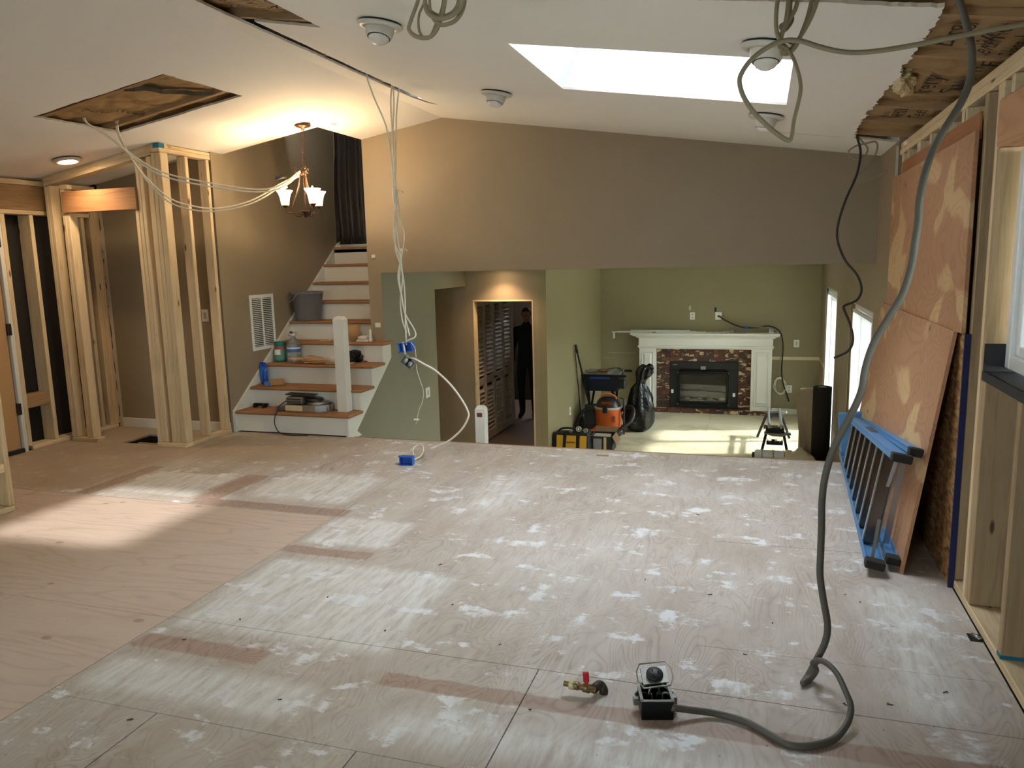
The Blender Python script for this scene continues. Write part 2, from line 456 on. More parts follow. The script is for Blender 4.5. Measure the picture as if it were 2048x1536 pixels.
# ------------------------------------------------------------------ ceilings
def jag(pts, amp=.012, step=.05, seed=1):
    """break polygon edges into short ragged pieces"""
    r = random.Random(seed); out = []
    for i, p in enumerate(pts):
        q = pts[(i+1) % len(pts)]; a = amp
        if len(p) > 2: a = p[2]
        p2, q2 = Vector(p[:2]), Vector(q[:2]); L = (q2-p2).length; n = max(1, int(L/step))
        t = (q2-p2)/max(L, 1e-6); nn = Vector((-t.y, t.x))
        for k in range(n if a > 0 else 1):
            o = 0 if k == 0 else a*(1.3*noise.noise(Vector((k*step*4+seed,i*7.7,seed)))+.9*noise.noise(Vector((k*step*19,i*3.1+seed,2.0)))+r.uniform(-.3,.3))
            w = p2 + (q2-p2)*(k/n) + nn*o; out.append((w.x, w.y))
    return out
def ceil_panel(outer, holes, name, label):
    lift = lambda l: [Vector((x, y, zc(x))) for x, y in l]
    m = MB(); m.prism(lift(outer), (0,0,.014), [lift(h) for h in holes])
    # broken edges show gypsum: side faces are those that span both layers
    N = sum(len(h) for h in [outer]+list(holes))
    for i, f in enumerate(m.f):
        if len(f) == 4: m.m[i] = 1
    o = m.build(name, [M_CEIL, M_GYP]); o['kind'] = 'structure'; o['label'] = label
    return o
HOLE1 = jag([(-4.72,4.20),(-3.63,4.215),(-3.60,4.97),(-4.70,4.945)], .009, .03, 3)
outerL = [(-6.2,YN),(XRIDGE,YN),(XRIDGE,YB),(-3.742,YB),(-3.742,6.195),(XV,6.195),(XV,YC+.06),(-6.2,YC+.06)]
ceil_panel(outerL, [HOLE1], 'ceiling', 'white sloped ceiling left of the ridge')
outerR = jag([(XRIDGE,YN,0),(-.75,YN,0),(-.75,3.10,.012),(.56,3.075,.016),(.585,4.2,.02),(.57,5.2,.02),(.585,6.155,.015),(.89,6.19,0),(.89,YB,0),(XRIDGE,YB,0)], .012, .02, 5)
SLIT = jag([(-2.705,2.5),(-2.25,2.5),(-2.25,3.82),(-2.615,3.76),(-2.63,5.0),(-2.632,6.05),(-2.585,6.19),(-2.66,6.15),(-2.705,5.9),(-2.71,4.0)], .007, .025, 9)
SKH = [(-1.252,3.937),(.113,3.937),(.113,5.073),(-1.25,5.073)]
CRACK = jag([(.0,6.178),(.02,6.168),(.54,6.160),(.545,6.168),(.3,6.178)], .003, .05, 4)
ceil_panel(outerR, [SLIT, SKH, CRACK], 'ceiling', 'white sloped ceiling right of the ridge with the skylight')
# roof over it all
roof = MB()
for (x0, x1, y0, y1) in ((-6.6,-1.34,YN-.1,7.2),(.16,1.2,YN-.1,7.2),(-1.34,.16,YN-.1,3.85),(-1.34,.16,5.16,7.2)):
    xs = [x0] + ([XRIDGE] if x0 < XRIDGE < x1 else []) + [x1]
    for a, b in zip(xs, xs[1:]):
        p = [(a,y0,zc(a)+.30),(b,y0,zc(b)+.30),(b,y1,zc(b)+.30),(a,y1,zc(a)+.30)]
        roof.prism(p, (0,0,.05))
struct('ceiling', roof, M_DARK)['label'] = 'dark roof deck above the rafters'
# skylight: splayed textured shaft, curb and pane
sh = MB(); T = .46
top = {'x0': -1.05, 'x1': .113, 'y0': 3.937, 'y1': 5.073}
def shq(a, b, c, d): sh.add([a, b, c, d], [(0,1,2,3)])
b0, b1, b2, b3 = [Vector((x+(.003 if x > -1 else -.003), y+(.003 if y > 4.5 else -.003), zc(x)+.0142)) for x, y in SKH]
t0, t1, t2, t3 = [Vector((x, y, zc(x)+T)) for x, y in ((top['x0'],3.937),(.113,3.937),(.113,5.073),(top['x0'],5.073))]
for a, b, c, d in ((b0,b1,t1,t0),(b1,b2,t2,t1),(b2,b3,t3,t2),(b3,b0,t0,t3)): shq(a, b, c, d)
sky_o = thing('skylight', (-.57,4.5,3.0), 'skylight with a white textured shaft in the sloped ceiling', 'skylight')
sh.build('shaft', M_SHAFT, sky_o)
fr = MB()
ex = Vector((1,0,-MR)).normalized()
for a, b in ((t0,t1),(t1,t2),(t2,t3),(t3,t0)): fr.bar(a+Vector((0,0,.03)), b+Vector((0,0,.03)), .06, .05)
fr.build('frame', M_WHITE, sky_o)
def glass_mat(name, tint=(.95,.98,.97), k=.08, rough=.0):
    M = Mat(name); M.t.nodes.remove(M.b)
    tr = M.n('ShaderNodeBsdfTransparent'); tr.inputs[0].default_value = (*tint, 1)
    gl = M.n('ShaderNodeBsdfGlossy'); gl.inputs['Roughness'].default_value = rough; gl.inputs[0].default_value = (1,1,1,1)
    fz = M.n('ShaderNodeFresnel'); fz.inputs[0].default_value = 1.45
    mx = M.n('ShaderNodeMixShader'); M.L(fz.outputs[0], mx.inputs[0]); M.L(tr.outputs[0], mx.inputs[1]); M.L(gl.outputs[0], mx.inputs[2])
    M.L(mx.outputs[0], M.out.inputs[0]); return M.m
M_GLASS = glass_mat('window_glass')
MB().prism([t0+Vector((0,0,.05)),t1+Vector((0,0,.05)),t2+Vector((0,0,.05)),t3+Vector((0,0,.05))], (0,0,.006)).build('pane', glass_mat('acrylic_dome', (.95,.97,1.0)), sky_o)

# ------------------------------------------------------------------ walls
def wallY(y0, y1, poly, m, name, holes=()):
    return struct(name, MB().prism([(x, y0, z) for x, z in poly], (0, y1-y0, 0), [[(x, y0, z) for x, z in h] for h in holes]), m)
def wallX(x0, x1, poly, m, name, holes=()):
    return struct(name, MB().prism([(x0, y, z) for y, z in poly], (x1-x0, 0, 0), [[(x0, y, z) for y, z in h] for h in holes]), m)
# gable wall, hanging over the sunken room
wallY(YB, YB+.13, [(-3.742,LCZ-.005),(XR+.1,LCZ-.005),(XR+.1,zc(XR)+.2),(XRIDGE,zc(XRIDGE)+.2),(-3.742,zc(-3.742)+.2)], M_TAUPE, 'wall_back')
# wall between the stairs and the sunken room
wallX(-3.742, -3.60, [(YB+.002,-.95),(8.29,-.95),(8.29,1.24),(YD,1.24),(YD,5.2),(YB+.132,5.2),(YB+.132,1.5),(YB+.002,1.5)], M_SAGE2, 'wall_stair_side')
MB_ = MB().box(-3.742,-3.601,YB,YB+.0015,.60,LCZ-.005); struct('wall_stair_end', MB_, M_TAUPE)
# lower wall below the first steps
wallX(-3.70, -3.60, [(YE+.03,ZL),(YB+.002,ZL),(YB+.002,.62),(6.25,.03),(YE+.03,-.02)], M_SAGE2, 'wall_under_stair')
# wall beside the stairs with the vent
struct('wall_stair', MB().box(XV-.1,XV,YC,6.2,0,2.62).box(XV-.1,XV,6.2,9.6,0,5.2), M_TAUPE)
struct('wall_stair_far', MB().box(XV-.1,-3.6,9.5,9.6,0,5.2), M_TAUPE)
struct('ceiling_stair', MB().box(XV-.1,-3.6,6.18,9.6,5.2,5.3), M_TAUPE)
struct('wall_stairwell_front', MB().box(XV-.1,-3.6,6.197,6.28,zc(-3.74)+.02,5.2), M_TAUPE)
struct('wall_stairwell_side', MB().box(-3.742,-3.66,6.2,YB,zc(-3.7)+.02,5.2), M_TAUPE)
# closet back wall, with the torn board edge at the front wall
wallY(YC, YC+.1, [(-6.08,0),(XV-.03,0),(XV-.03,2.62),(-6.08,2.42)], M_TAUPE, 'wall_closet_back')
edge = MB(); r = random.Random(4); zz = 0.0; pl = []
while zz < 2.35: pl.append((-6.075+r.uniform(-.012,.016), zz)); zz += r.uniform(.03,.08)
edge.prism([(x, YC-.013, z) for x, z in pl]+[(-6.04,YC-.013,2.35),(-6.04,YC-.013,0)], (0,.012,0))
struct('trim_1', edge, M_GYP)
struct('baseboard_closet', MB().cbox(-6.04,XV-.01,YC-.016,YC,.0,.095,.004), M_WHITE)
# right wall drywall: gable corner and sunken room
wy0, wy1, wz0, wz1 = 6.95, 8.62, -.10, 1.05
py0, py1, pz1 = 10.14, 11.77, 1.075
wallX(XR, XR+.13, [(6.085,ZL),(py0,ZL),(py0,pz1),(py1,pz1),(py1,ZL),(YK+.1,ZL),(YK+.1,LCZ+.02),(YB+.05,LCZ+.02),(YB+.05,zc(XR)+.1),(6.085,zc(XR)+.1)], M_TAUPE, 'wall_right',
      [[(wy0,wz0),(wy1,wz0),(wy1,wz1),(wy0,wz1)]])
struct('trim_2', MB().prism([(XR-.012,6.075+random.Random(i).uniform(-.008,.006),2.27-i*.04) for i in range(6)]+[(XR-.012,6.12,2.07),(XR-.012,6.12,2.27)], (.011,0,0)), M_GYP)
# sunken room
struct('wall_fireplace', MB().box(XG-.1,XR+.1,YK,YK+.12,ZL,LCZ+.02), M_SAGE)
struct('wall_living_left', MB().box(XG-.1,XG,YD,YK,ZL,LCZ+.02), M_SAGE)
dx0, dx1, dz1 = PY(945,600,YD).x, PY(1066,600,YD).x, PY(1005,600,YD).z
wallY(YD, YD+.11, [(-5.1,ZL),(dx0,ZL),(dx0,dz1),(dx1,dz1),(dx1,ZL),(XG-.1,ZL),(XG-.1,LCZ+.02),(-5.1,LCZ+.02)], M_TAUPE, 'wall_doorway')
struct('ceiling_lower', MB().box(-3.60,XR+.1,YB+.1,YK+.1,LCZ,LCZ+.1).box(-5.1,-3.60,9.6,13.3,LCZ,LCZ+.1), M_CEIL)
struct('wall_hall_left', MB().box(-5.1,-5.0,7.9,YD,ZL,LCZ), M_TAUPE)
struct('wall_hall_front', MB().box(-5.1,-3.70,8.19,8.28,ZL,LCZ), M_TAUPE)
struct('ceiling_hall', MB().box(-5.1,-3.742,8.19,YD,1.30,1.40), M_CEIL)
struct('baseboard_right', MB().cbox(XR-.3,XR-.001,YK-.014,YK,ZL,ZL+.09,.004).cbox(.2,XR-.3,YK-.014,YK,ZL,ZL+.09,.004), M_WHITE)
# unpainted band where the chair rail was pulled off
ca, cb, cc = PY(1545,713,YK-.002), PY(1640,713,YK-.002), PY(1640,722,YK-.002)
struct('trim_3', MB().box(.17,XR-.001,YK-.003,YK,-.085,-.035).box(XR-.003,XR,11.80,YK,-.085,-.035), paint('bare_cream_band', (212,200,160), .7))
struct('trim_4', MB().box(XG+.12,-1.95,YK-.0025,YK,-.012,-.006).box(XG+.05,-2.3,YK-.0022,YK,-.10,-.097), M_GYP)
# dim room beyond the doorway, its gloom put into the wall colour
struct('wall_far_room', MB().box(-5.0,-2.4,13.2,13.3,ZL,LCZ).box(-2.62,-2.56,YD+.11,13.3,ZL,LCZ).box(-5.1,-5.0,YD+.11,13.3,ZL,LCZ), plain('shade_brown_paint', (58,50,42), .7))
# doorway lining of bare timber
lin_o = thing('door_lining', (dx0,YD,ZL), 'bare timber lining of the doorway in the sunken room', 'door frame')
for nm, b in (('jamb',(dx0-.001,dx0+.018,YD-.004,YD+.115,ZL,dz1)),('jamb',(dx1-.018,dx1+.001,YD-.004,YD+.115,ZL,dz1)),('head',(dx0+.018,dx1-.018,YD-.004,YD+.115,dz1-.018,dz1+.001))):
    stick(nm, *b, lin_o, None, .002)
# walls that close the room behind the camera
wallX(XLW-.2, XLW-.12, [(YN,0),(4.0,0),(4.0,2.6),(YN,2.6)], M_TAUPE, 'wall_left', [[(0,.9),(1.2,.9),(1.2,1.9),(0,1.9)]])
wallY(YN-.1, YN, [(-6.3,0),(1.2,0),(1.2,3.2),(-6.3,3.2)], M_TAUPE, 'wall_behind', [[(-2.2,.9),(-1.0,.9),(-1.0,2.0),(-2.2,2.0)]])
# ------------------------------------------------------------------ more materials
M_BLACK = plain('matte_black', (24,24,25), .45)
M_BLACKM = plain('black_steel', (30,30,31), .3, .6)
M_ALU = plain('brushed_aluminium', (176,180,182), .32, .9)
M_STEEL = plain('galvanised_steel', (150,150,146), .35, .85)
M_BLUE = plain('blue_plastic', (34,96,190), .45)
M_BLUETAPE = plain('blue_tape', (18,28,78), .7)
M_TEALTAPE = plain('teal_tape', (24,112,140), .7)
M_VINYL = paint('white_vinyl', (232,234,234), .3, .01, 0)
M_MEMB = plain('black_membrane', (42,43,46), .7)
M_TREAD = lumber('x', (138,94,58), (160,114,74), (116,76,44), '_oak')
def osb_mat():
    M = Mat('osb_flakes', .7)
    v = M.coord('Object', (1, 9, 26)); c = M.vor(v, 2.2, out=1)
    s = M.n('ShaderNodeSeparateColor'); M.L(c, s.inputs[0])
    n = M.noise(M.coord(), 30, 3)
    col = M.ramp(s.outputs[0], [(.0, lin((120,80,44))), (.4, lin((168,122,72))), (.8, lin((200,158,104))), (1, lin((90,58,32)))])
    M.color(M.mix(M.math('MULTIPLY', n, .4), col, lin((120,82,48)))); M.bump(s.outputs[0], .4, .004); return M.m
M_OSB = osb_mat()
M_SHEATH = plain('weathered_sheathing', (74,70,62), .85)
M_FELT = plain('black_building_paper', (20,15,12), .7)

# ------------------------------------------------------------------ right wall framing
rw = thing('stud_wall', (.955,1.9,0), 'open stud framing of the right wall around the white window', 'wall framing')
XD = XS+.14
stick('bottom_plate', XS, XD, YN, 6.08, .0, .038, rw)
stick('top_plate', XS, XD, YN, 6.08, 2.205, 2.243, rw)
stick('top_plate', XS+.004, XD, YN, 6.07, 2.245, 2.283, rw)
st = [PX(1760+a/6.4, 180+b/6.4, XS).y for a, b in ((292,820),(362,800),(480,720),(503,710),(640,640),(770,520),(825,490),(1058,350),(1092,340))]
for y in st:
    if 3.95 < y < 6.05: stick('stud', XS, XD, y-.019, y+.019, .04, 2.203, rw)
stick('stud', XS, XD, 3.848, 3.888, .04, 2.203, rw, LUMG)
stick('king_stud', XS, XD, 3.652, 3.690, .04, 2.203, rw)
stick('trimmer', XS, XD, 3.612, 3.650, .04, 1.948, rw, LUMG)
stick('trimmer', XS, XD, 3.574, 3.610, .04, 1.012, rw, LUMG)
for y in (3.125, 2.52, 1.9): stick('cripple', XS, XD, y-.02, y+.02, .04, 1.012, rw, LUMG)
MB().box(XS-.002,XD,3.103,3.147,.038,.052).build('tape', M_TEALTAPE, rw)
stick('sill_plate', XS, XD, 1.72, 3.612, 1.013, 1.05, rw)
stick('trimmer', XS, XD, 1.72, 1.76, 1.05, 1.948, rw)
for y in (1.68, .9, .1, -.9, -1.9): stick('stud', XS, XD, y-.019, y+.019, .04, 2.203, rw)
M_HEAD = plywood('fir_header', (164,112,74), (196,150,108), (110,70,44), 'y', .9)
MB().cbox(XS-.004, XD, 1.68, 3.650, 1.95, 2.135, .006).build('header', M_HEAD, rw)
for y in (3.63, 3.50, 3.1, 2.7, 2.3, 1.9): stick('cripple', XS, XD, y-.018, y+.018, 2.136, 2.203, rw)
wallX(XD+.004, XD+.02, [(YN,0),(6.085,0),(6.085,2.3),(YN,2.3)], M_SHEATH, 'wall_right_sheathing', [[(1.76,1.05),(3.612,1.05),(3.612,1.95),(1.76,1.95)]])
wb = thing('plywood_strip', (.875,4.9,2.03), 'narrow reddish plywood strip above the upper plywood sheet', 'plywood')
MB().cbox(.872,.884,3.9,5.86,2.02,2.135,.002).build('board', plywood('red_plywood', (140,88,52), (170,112,70), (90,52,30), 'y', 1.2), wb)
# plywood and osb on the studs
up = MB().cbox(.850,.869,3.87,6.07,1.182,2.05,.002).build('plywood_board', M_PLY['z']); tag(up, 'blotchy plywood panel fixed on the upper half of the right wall', 'plywood')
ob = thing('osb_panel', (.875,5.0,0), 'flaky oriented-strand board panel low on the right wall with a blue taped edge', 'board')
MB().cbox(.866,.884,3.862,6.06,.0,1.178,.002).build('board', M_OSB, ob)
MB().box(.862,.886,3.846,3.861,.0,1.182).build('edge_tape', M_BLUETAPE, ob)
# leaning sheet
ln = MB(); b0, b1 = Vector((.676,3.96,0)), Vector((.836,3.94,1.185)); far = Vector((0,2.26,0)); nn = Vector((-.99,0,.135))*-.016
ln.prism([b0, b0+far, b1+far, b1], nn)
ln = ln.build('leaning_plywood', M_PLY['z']); tag(ln, 'reddish plywood sheet leaning against the right wall behind the ladder', 'plywood')

# kitchen window
kw = MB()
def frame_x(m, x0, x1, y0, y1, z0, z1, w):
    m.cbox(x0,x1,y0,y0+w,z0,z1,.004); m.cbox(x0,x1,y1-w,y1,z0,z1,.004); m.cbox(x0,x1,y0+w,y1-w,z0,z0+w,.004); m.cbox(x0,x1,y0+w,y1-w,z1-w,z1,.004)
    return m
win1 = struct('window_1', frame_x(MB(), .945, 1.03, 1.77, 3.56, 1.075, 1.935, .055), M_VINYL); win1['label'] = 'white vinyl window of the upper room'
frame_x(MB(), .965, 1.01, 2.68, 3.505, 1.13, 1.88, .04).build('sash', M_VINYL, win1)
frame_x(MB(), .975, 1.02, 1.825, 2.72, 1.13, 1.88, .04).build('sash', M_VINYL, win1)
MB().box(.985,.989,2.72,3.465,1.17,1.84).build('pane', M_GLASS, win1); MB().box(.995,.999,1.865,2.68,1.17,1.84).build('pane', M_GLASS, win1)
fm = MB().box(XS-.012,XD,1.765,3.575,1.050,1.058).box(XS-.012,XD,3.566,3.574,1.05,1.17).box(XS-.014,XS-.006,1.765,3.575,1.02,1.058)
fm = fm.build('flashing', M_MEMB, win1)

# sunken-room window and patio door
M_BARE = LUMD
win2 = struct('window_2', frame_x(MB(), XR+.03, XR+.13, wy0+.01, wy1-.09, wz0+.01, wz1-.01, .045), M_VINYL); win2['label'] = 'wide white window in the right wall of the sunken room'
frame_x(MB(), XR+.05, XR+.09, wy0+.06, 7.82, wz0+.06, wz1-.06, .035).build('sash', M_VINYL, win2)
frame_x(MB(), XR+.07, XR+.11, 7.78, wy1-.14, wz0+.06, wz1-.06, .035).build('sash', M_VINYL, win2)
MB().box(XR+.068,XR+.072,wy0+.095,7.785,wz0+.095,wz1-.095).build('pane', M_GLASS, win2); MB().box(XR+.088,XR+.092,7.815,wy1-.175,wz0+.095,wz1-.095).build('pane', M_GLASS, win2)
stick('rough_jamb', XR+.004, XR+.13, wy1-.085, wy1-.002, wz0+.002, wz1-.002, win2, LUMD)
pd = struct('door_1', frame_x(MB(), XR+.02, XR+.13, py0+.005, py1-.005, ZL+.001, pz1-.005, .045), M_VINYL); pd['label'] = 'white sliding patio door of the sunken room'
frame_x(MB(), XR+.045, XR+.08, py0+.05, 11.0, ZL+.05, pz1-.05, .06).build('sliding_sash', M_VINYL, pd)
frame_x(MB(), XR+.085, XR+.12, 10.9, py1-.05, ZL+.05, pz1-.05, .06).build('fixed_sash', M_VINYL, pd)
MB().box(XR+.06,XR+.064,py0+.11,10.94,ZL+.11,pz1-.11).build('pane', M_GLASS, pd); MB().box(XR+.10,XR+.104,10.96,py1-.11,ZL+.11,pz1-.11).build('pane', M_GLASS, pd)
struct('trim_5', MB().box(XR-.006,XR+.03,py0-.012,py0,ZL,pz1+.01).box(XR-.006,XR+.03,py1,py1+.012,ZL,pz1+.01).box(XR-.006,XR+.03,py0,py1,pz1,pz1+.012)
       .box(XR-.006,XR+.03,wy0-.012,wy0,wz0,wz1+.012).box(XR-.006,XR+.03,wy1,wy1+.016,wz0-.01,wz1+.012).box(XR-.006,XR+.03,wy0,wy1,wz1,wz1+.014), M_GYP)
# vertical blinds, drawn open
def blind(name, y0, y1, n, z0, z1, label, dens):
    b = thing(name, (XR+.03,(y0+y1)/2,z1), label, 'blind')
    MB().cbox(XR+.004,XR+.034,y0,y1,z1-.03,z1,.004).build('head_rail', M_VINYL, b)
    sl = None
    for i in range(n):
        y = y1-.05-(y1-y0-.1)*(i/(n-1))**dens
        if sl is None:
            sl = MB().box(XR+.002,XR+.034,y-.001,y+.001,z0,z1-.032).build('slat', M_VINYL, b)
        else:
            c = sl.copy(); COL.objects.link(c); c.location = (sl.location.x, y-W(b).y, sl.location.z)
blind('vertical_blind', py0+.06, py1-.06, 16, ZL+.04, pz1-.06, 'white vertical blind hanging in the patio door', 1.0)
blind('vertical_blind', wy0+.06, wy1-.12, 12, wz0+.06, wz1-.06, 'white vertical blind hanging in the wide window', .8)
# invented windows behind the camera and in the front wall, for fill daylight
wb_ = struct('added_window_back', MB().box(-2.2,-2.14,YN-.09,YN-.02,.9,2.0).box(-1.06,-1.0,YN-.09,YN-.02,.9,2.0).box(-2.14,-1.06,YN-.09,YN-.02,1.94,2.0).box(-2.14,-1.06,YN-.09,YN-.02,.9,.96), M_VINYL)
MB().box(-2.14,-1.06,YN-.06,YN-.055,.96,1.94).build('pane', M_GLASS, wb_)
wl_ = struct('added_window_left', MB().box(XLW-.19,XLW-.13,0,.06,.9,1.9).box(XLW-.19,XLW-.13,1.14,1.2,.9,1.9).box(XLW-.19,XLW-.13,.06,1.14,.9,.96).box(XLW-.19,XLW-.13,.06,1.14,1.84,1.9), M_VINYL)
MB().box(XLW-.165,XLW-.16,.06,1.14,.96,1.84).build('pane', M_GLASS, wl_)

# ------------------------------------------------------------------ outdoors
def leaf_mat():
    M = Mat('hedge_leaves', .7); n = M.noise(M.pos(), 9, 4, .7); n2 = M.vor(M.pos(), 26)
    M.color(M.mix(M.math('MULTIPLY', n, n2), lin((62,80,44)), lin((142,160,108)))); M.bump(n2, 1.0, .08); return M.m
struct('ground', MB().box(-14,16,-14,26,-1.3,-1.2), paint('lawn', (128,130,108), .9, .2))
struct('patio', MB().box(1.1,5.6,5.5,14,-1.2,-1.05), paint('bounce_concrete', (200,196,186), .9, .05))  # unseen slab added to bounce neutral daylight through the patio door
hb = bmesh.new(); bmesh.ops.create_grid(hb, x_segments=120, y_segments=36, size=1)
hm = MB(); hv = []
for v in hb.verts:
    Y = 5.5+v.co.x*10; a = (v.co.y+1)*math.pi*.5
    p = Vector((6.4-1.0*math.sin(a)*1.0+ (0), Y, -1.2+2.9*(1-math.cos(a))*.5))
    p.x = 9.2-1.5*math.sin(a); q = noise.noise(p*1.3)*.35+noise.noise(p*4)*.14; p += Vector((-.8,0,.6))*q
    hv.append(p)
hb.verts.index_update(); hm.add(hv, [[v.index for v in f.verts] for f in hb.faces]); hb.free()
shade_tree = thing('shade_tree', (4.0,3.9,-1.2), 'leafy crown added out of view to keep sun off the upper-room window', 'shade_tree')  # unseen; added so its crown blocks sun at the kitchen window
tb_ = bmesh.new(); bmesh.ops.create_icosphere(tb_, subdivisions=5, radius=1)
for v in tb_.verts:
    d_ = 1+.28*noise.noise(v.co*2.2)+.16*noise.noise(v.co*6)+.08*noise.noise(v.co*14); v.co = Vector((4.0+v.co.x*1.35*d_, 3.7+v.co.y*2.0*d_, 2.9+v.co.z*1.7*d_))
tm_ = MB(); tm_.frombm(tb_); tm_.build('crown', leaf_mat(), shade_tree)
MB().tube([(4.0,3.9,-1.2),(4.03,3.85,.5),(3.98,3.8,2.4)], [.16,.13,.09], 12).build('trunk', plain('bark', (84,70,58), .9), shade_tree)
struct('sun_leak_block', MB().box(1.046,1.20,YN-.1,7.2,2.0,2.62), M_DARK)  # unseen block added to stop sun leaking in over the right wall
hedge = hm.build('hedge', leaf_mat()); tag(hedge, 'tall green hedge outside the right-hand windows', 'hedge')

# ------------------------------------------------------------------ front wall (left) framing
lw = thing('stud_wall', (-6.13,5.4,0), 'front wall framing with dark paper between studs beside the door', 'wall framing')
X0, X1 = XLW-.14, XLW
stick('bottom_plate', X0, X1, 5.03, 6.0, 0, .038, lw)
for y0, y1 in ((4.985,5.028),(5.262,5.30),(5.80,5.838),(5.90,5.955),(5.957,6.017)): stick('stud', X0, X1, y0, y1, .04, 2.04 if y0 < 5.9 else 2.26, lw)
stick('head_plate', X0, X1, 4.2, 5.92, 2.042, 2.078, lw)
MB().cbox(X0+.02,X1-.004,3.9,5.92,2.079,2.29,.004).build('header', LUMD['y'], lw)
stick('top_plate', X0, X1, 3.9, 6.0, 2.292, 2.335, lw)
stick('block', X0+.02, X1-.01, 5.03, 5.26, .37, .485, lw, LUMD)
MB().box(X0-.02,X0-.005,5.0,6.0,.0,2.33).build('building_paper', M_FELT, lw)
# front door
dr = struct('door_2', MB().cbox(XLW-.065,XLW-.02,3.98,4.93,.02,2.02,.003), paint('tan_door', (190,150,104), .45, .03, 0)); dr['label'] = 'plain tan front door with black hinges'
MB().box(XLW-.14,XLW,4.945,4.982,.0,2.04).build('jamb', M_WHITE, dr); MB().box(XLW-.14,XLW,3.93,3.965,.0,2.04).build('jamb', M_WHITE, dr)
for z in (1.76, 1.02, .33): MB().cbox(XLW-.03,XLW+.004,4.927,4.962,z,z+.10,.003).build('hinge', M_BLACK, dr)
MB().cbox(XLW-.14,XLW+.01,3.965,4.945,.0,.035,.004).build('threshold', M_BLACK, dr)

# ------------------------------------------------------------------ closet framing
cf = thing('stud_wall', (-5.3,5.42,0), 'new closet framing with doorway header under the sloped ceiling', 'wall framing')
def slope_plate(x0, x1, y0, y1, d0, d1, name='top_plate'):
    m = MB().prism([(x0,y0,zc(x0)-d1),(x1,y0,zc(x1)-d1),(x1,y0,zc(x1)-d0),(x0,y0,zc(x0)-d0)], (0,y1-y0,0))
    return m.build(name, LUM['x'], cf)
slope_plate(-6.02,-4.745,5.385,5.475,.003,.04); slope_plate(-6.02,-4.835,5.385,5.475,.041,.079)
def stud_to(x0, x1, y0, y1, ztop, lum=None, name='stud'): return stick(name, x0, x1, y0, y1, .04, ztop, cf, lum)
# left end: post against the front wall
stud_to(-6.02,-5.985,5.385,5.475,zc(-6.0)-.085); stud_to(-5.983,-5.945,5.385,5.475,zc(-5.96)-.085)
stick('bottom_plate', -6.02,-5.72,5.38,5.478,0,.038,cf)
stud_to(-5.845,-5.807,5.385,5.475,2.25); stud_to(-5.805,-5.767,5.385,5.475,2.045, None, 'trimmer')
stick('block', -5.845,-5.75,5.385,5.43,2.25,2.29,cf)
MB().cbox(-5.82,-5.015,5.37,5.408,2.048,2.232,.004).build('header', lumber('x', (140,98,62), (164,120,80), (104,66,40), '_header'), cf)
stick('bottom_plate', -5.055,-4.74,5.38,5.478,0,.038,cf)
stud_to(-5.05,-5.013,5.385,5.475,2.045,None,'trimmer'); stud_to(-5.011,-4.974,5.385,5.475,zc(-5.0)-.085); stud_to(-4.972,-4.935,5.385,5.475,zc(-4.95)-.085)
stud_to(-4.892,-4.84,5.385,5.475,zc(-4.88)-.085,LUM); stud_to(-4.838,-4.80,5.385,5.475,2.50); stud_to(-4.798,-4.742,5.385,5.475,2.50)
# return towards the stairs
stick('bottom_plate', -4.832,-4.742,5.48,6.005,0,.038,cf)
stick('top_plate', -4.832,-4.742,5.38,6.005,2.502,2.538,cf); stick('top_plate', -4.828,-4.742,5.38,6.005,2.54,2.565,cf)
for y in (5.695, 5.965): stick('stud', -4.832,-4.742,y-.019,y+.019,.04,2.50,cf)
MB().box(-4.80,-4.738,5.376,5.44,2.535,2.572).build('tape', M_TEALTAPE, cf)
# partition at the left edge of the frame
hw = thing('stud_wall', (-4.70,3.0,0), 'end of an unfinished stud partition at the left edge of the picture', 'wall framing')
stick('bottom_plate', -4.74,-4.645,1.6,3.66,0,.038,hw)
for y in (3.64,3.10,2.6,2.1,1.62): stick('stud', -4.74,-4.645,y-.019,y+.019,.04,zc(-4.7)-.05,hw)
stick('top_plate', -4.74,-4.645,1.6,3.66,zc(-4.74)-.048,zc(-4.74)-.006,hw)
M_PALE = plywood('pale_plywood', (216,204,170), (230,220,190), (150,120,80), 'z', 1.0)
pz = PX(12,935,-4.645).z
stick('block', -4.74,-4.645,3.12,3.62,pz-.03,pz+.03,hw)
MB().box(-4.742,-4.732,3.12,3.62,pz+.03,1.2).build('backing_board', M_PALE, hw); MB().box(-4.742,-4.732,3.12,3.62,.04,pz-.03).build('backing_board', M_PALE, hw)

# ------------------------------------------------------------------ stairs
stp = thing('staircase', (-4.2,6.06,0), 'staircase with oak treads and white risers rising beside the vent wall', 'staircase')
GO, RI = .245, .193
XL_ = XV+.03
ny = lambda k: 6.03+GO*(k-1)
nz = lambda k: .205+RI*(k-1)
for k in range(1, 9):
    xr_ = -3.50 if k <= 3 else -3.744
    y0, y1, z1 = ny(k), ny(k)+GO+.028, nz(k)
    t = MB()
    if k == 4: t.cbox(XL_,-3.50,y0,YB-.003,z1-.028,z1,.009); t.cbox(XL_,-3.746,YB-.02,y1,z1-.028,z1,.005)
    else: t.cbox(XL_,xr_,y0,y1,z1-.028,z1,.009)
    t.build('tread', M_TREAD, stp)
for k in range(1, 10):
    xr_ = -3.556 if k <= 4 else -3.746
    z0 = nz(k-1) if k > 1 else .012
    MB().box(XL_,xr_,ny(k)+.03,ny(k)+.045,z0,nz(k)-.0285).build('riser', M_WHITE, stp)
pg = [(6.06,-.03),(6.30,-.03),(6.217,.027),(6.916,.567),(YB-.002,.617),(YB-.002,nz(4)-.029),(ny(4)+.03,nz(4)-.029)]
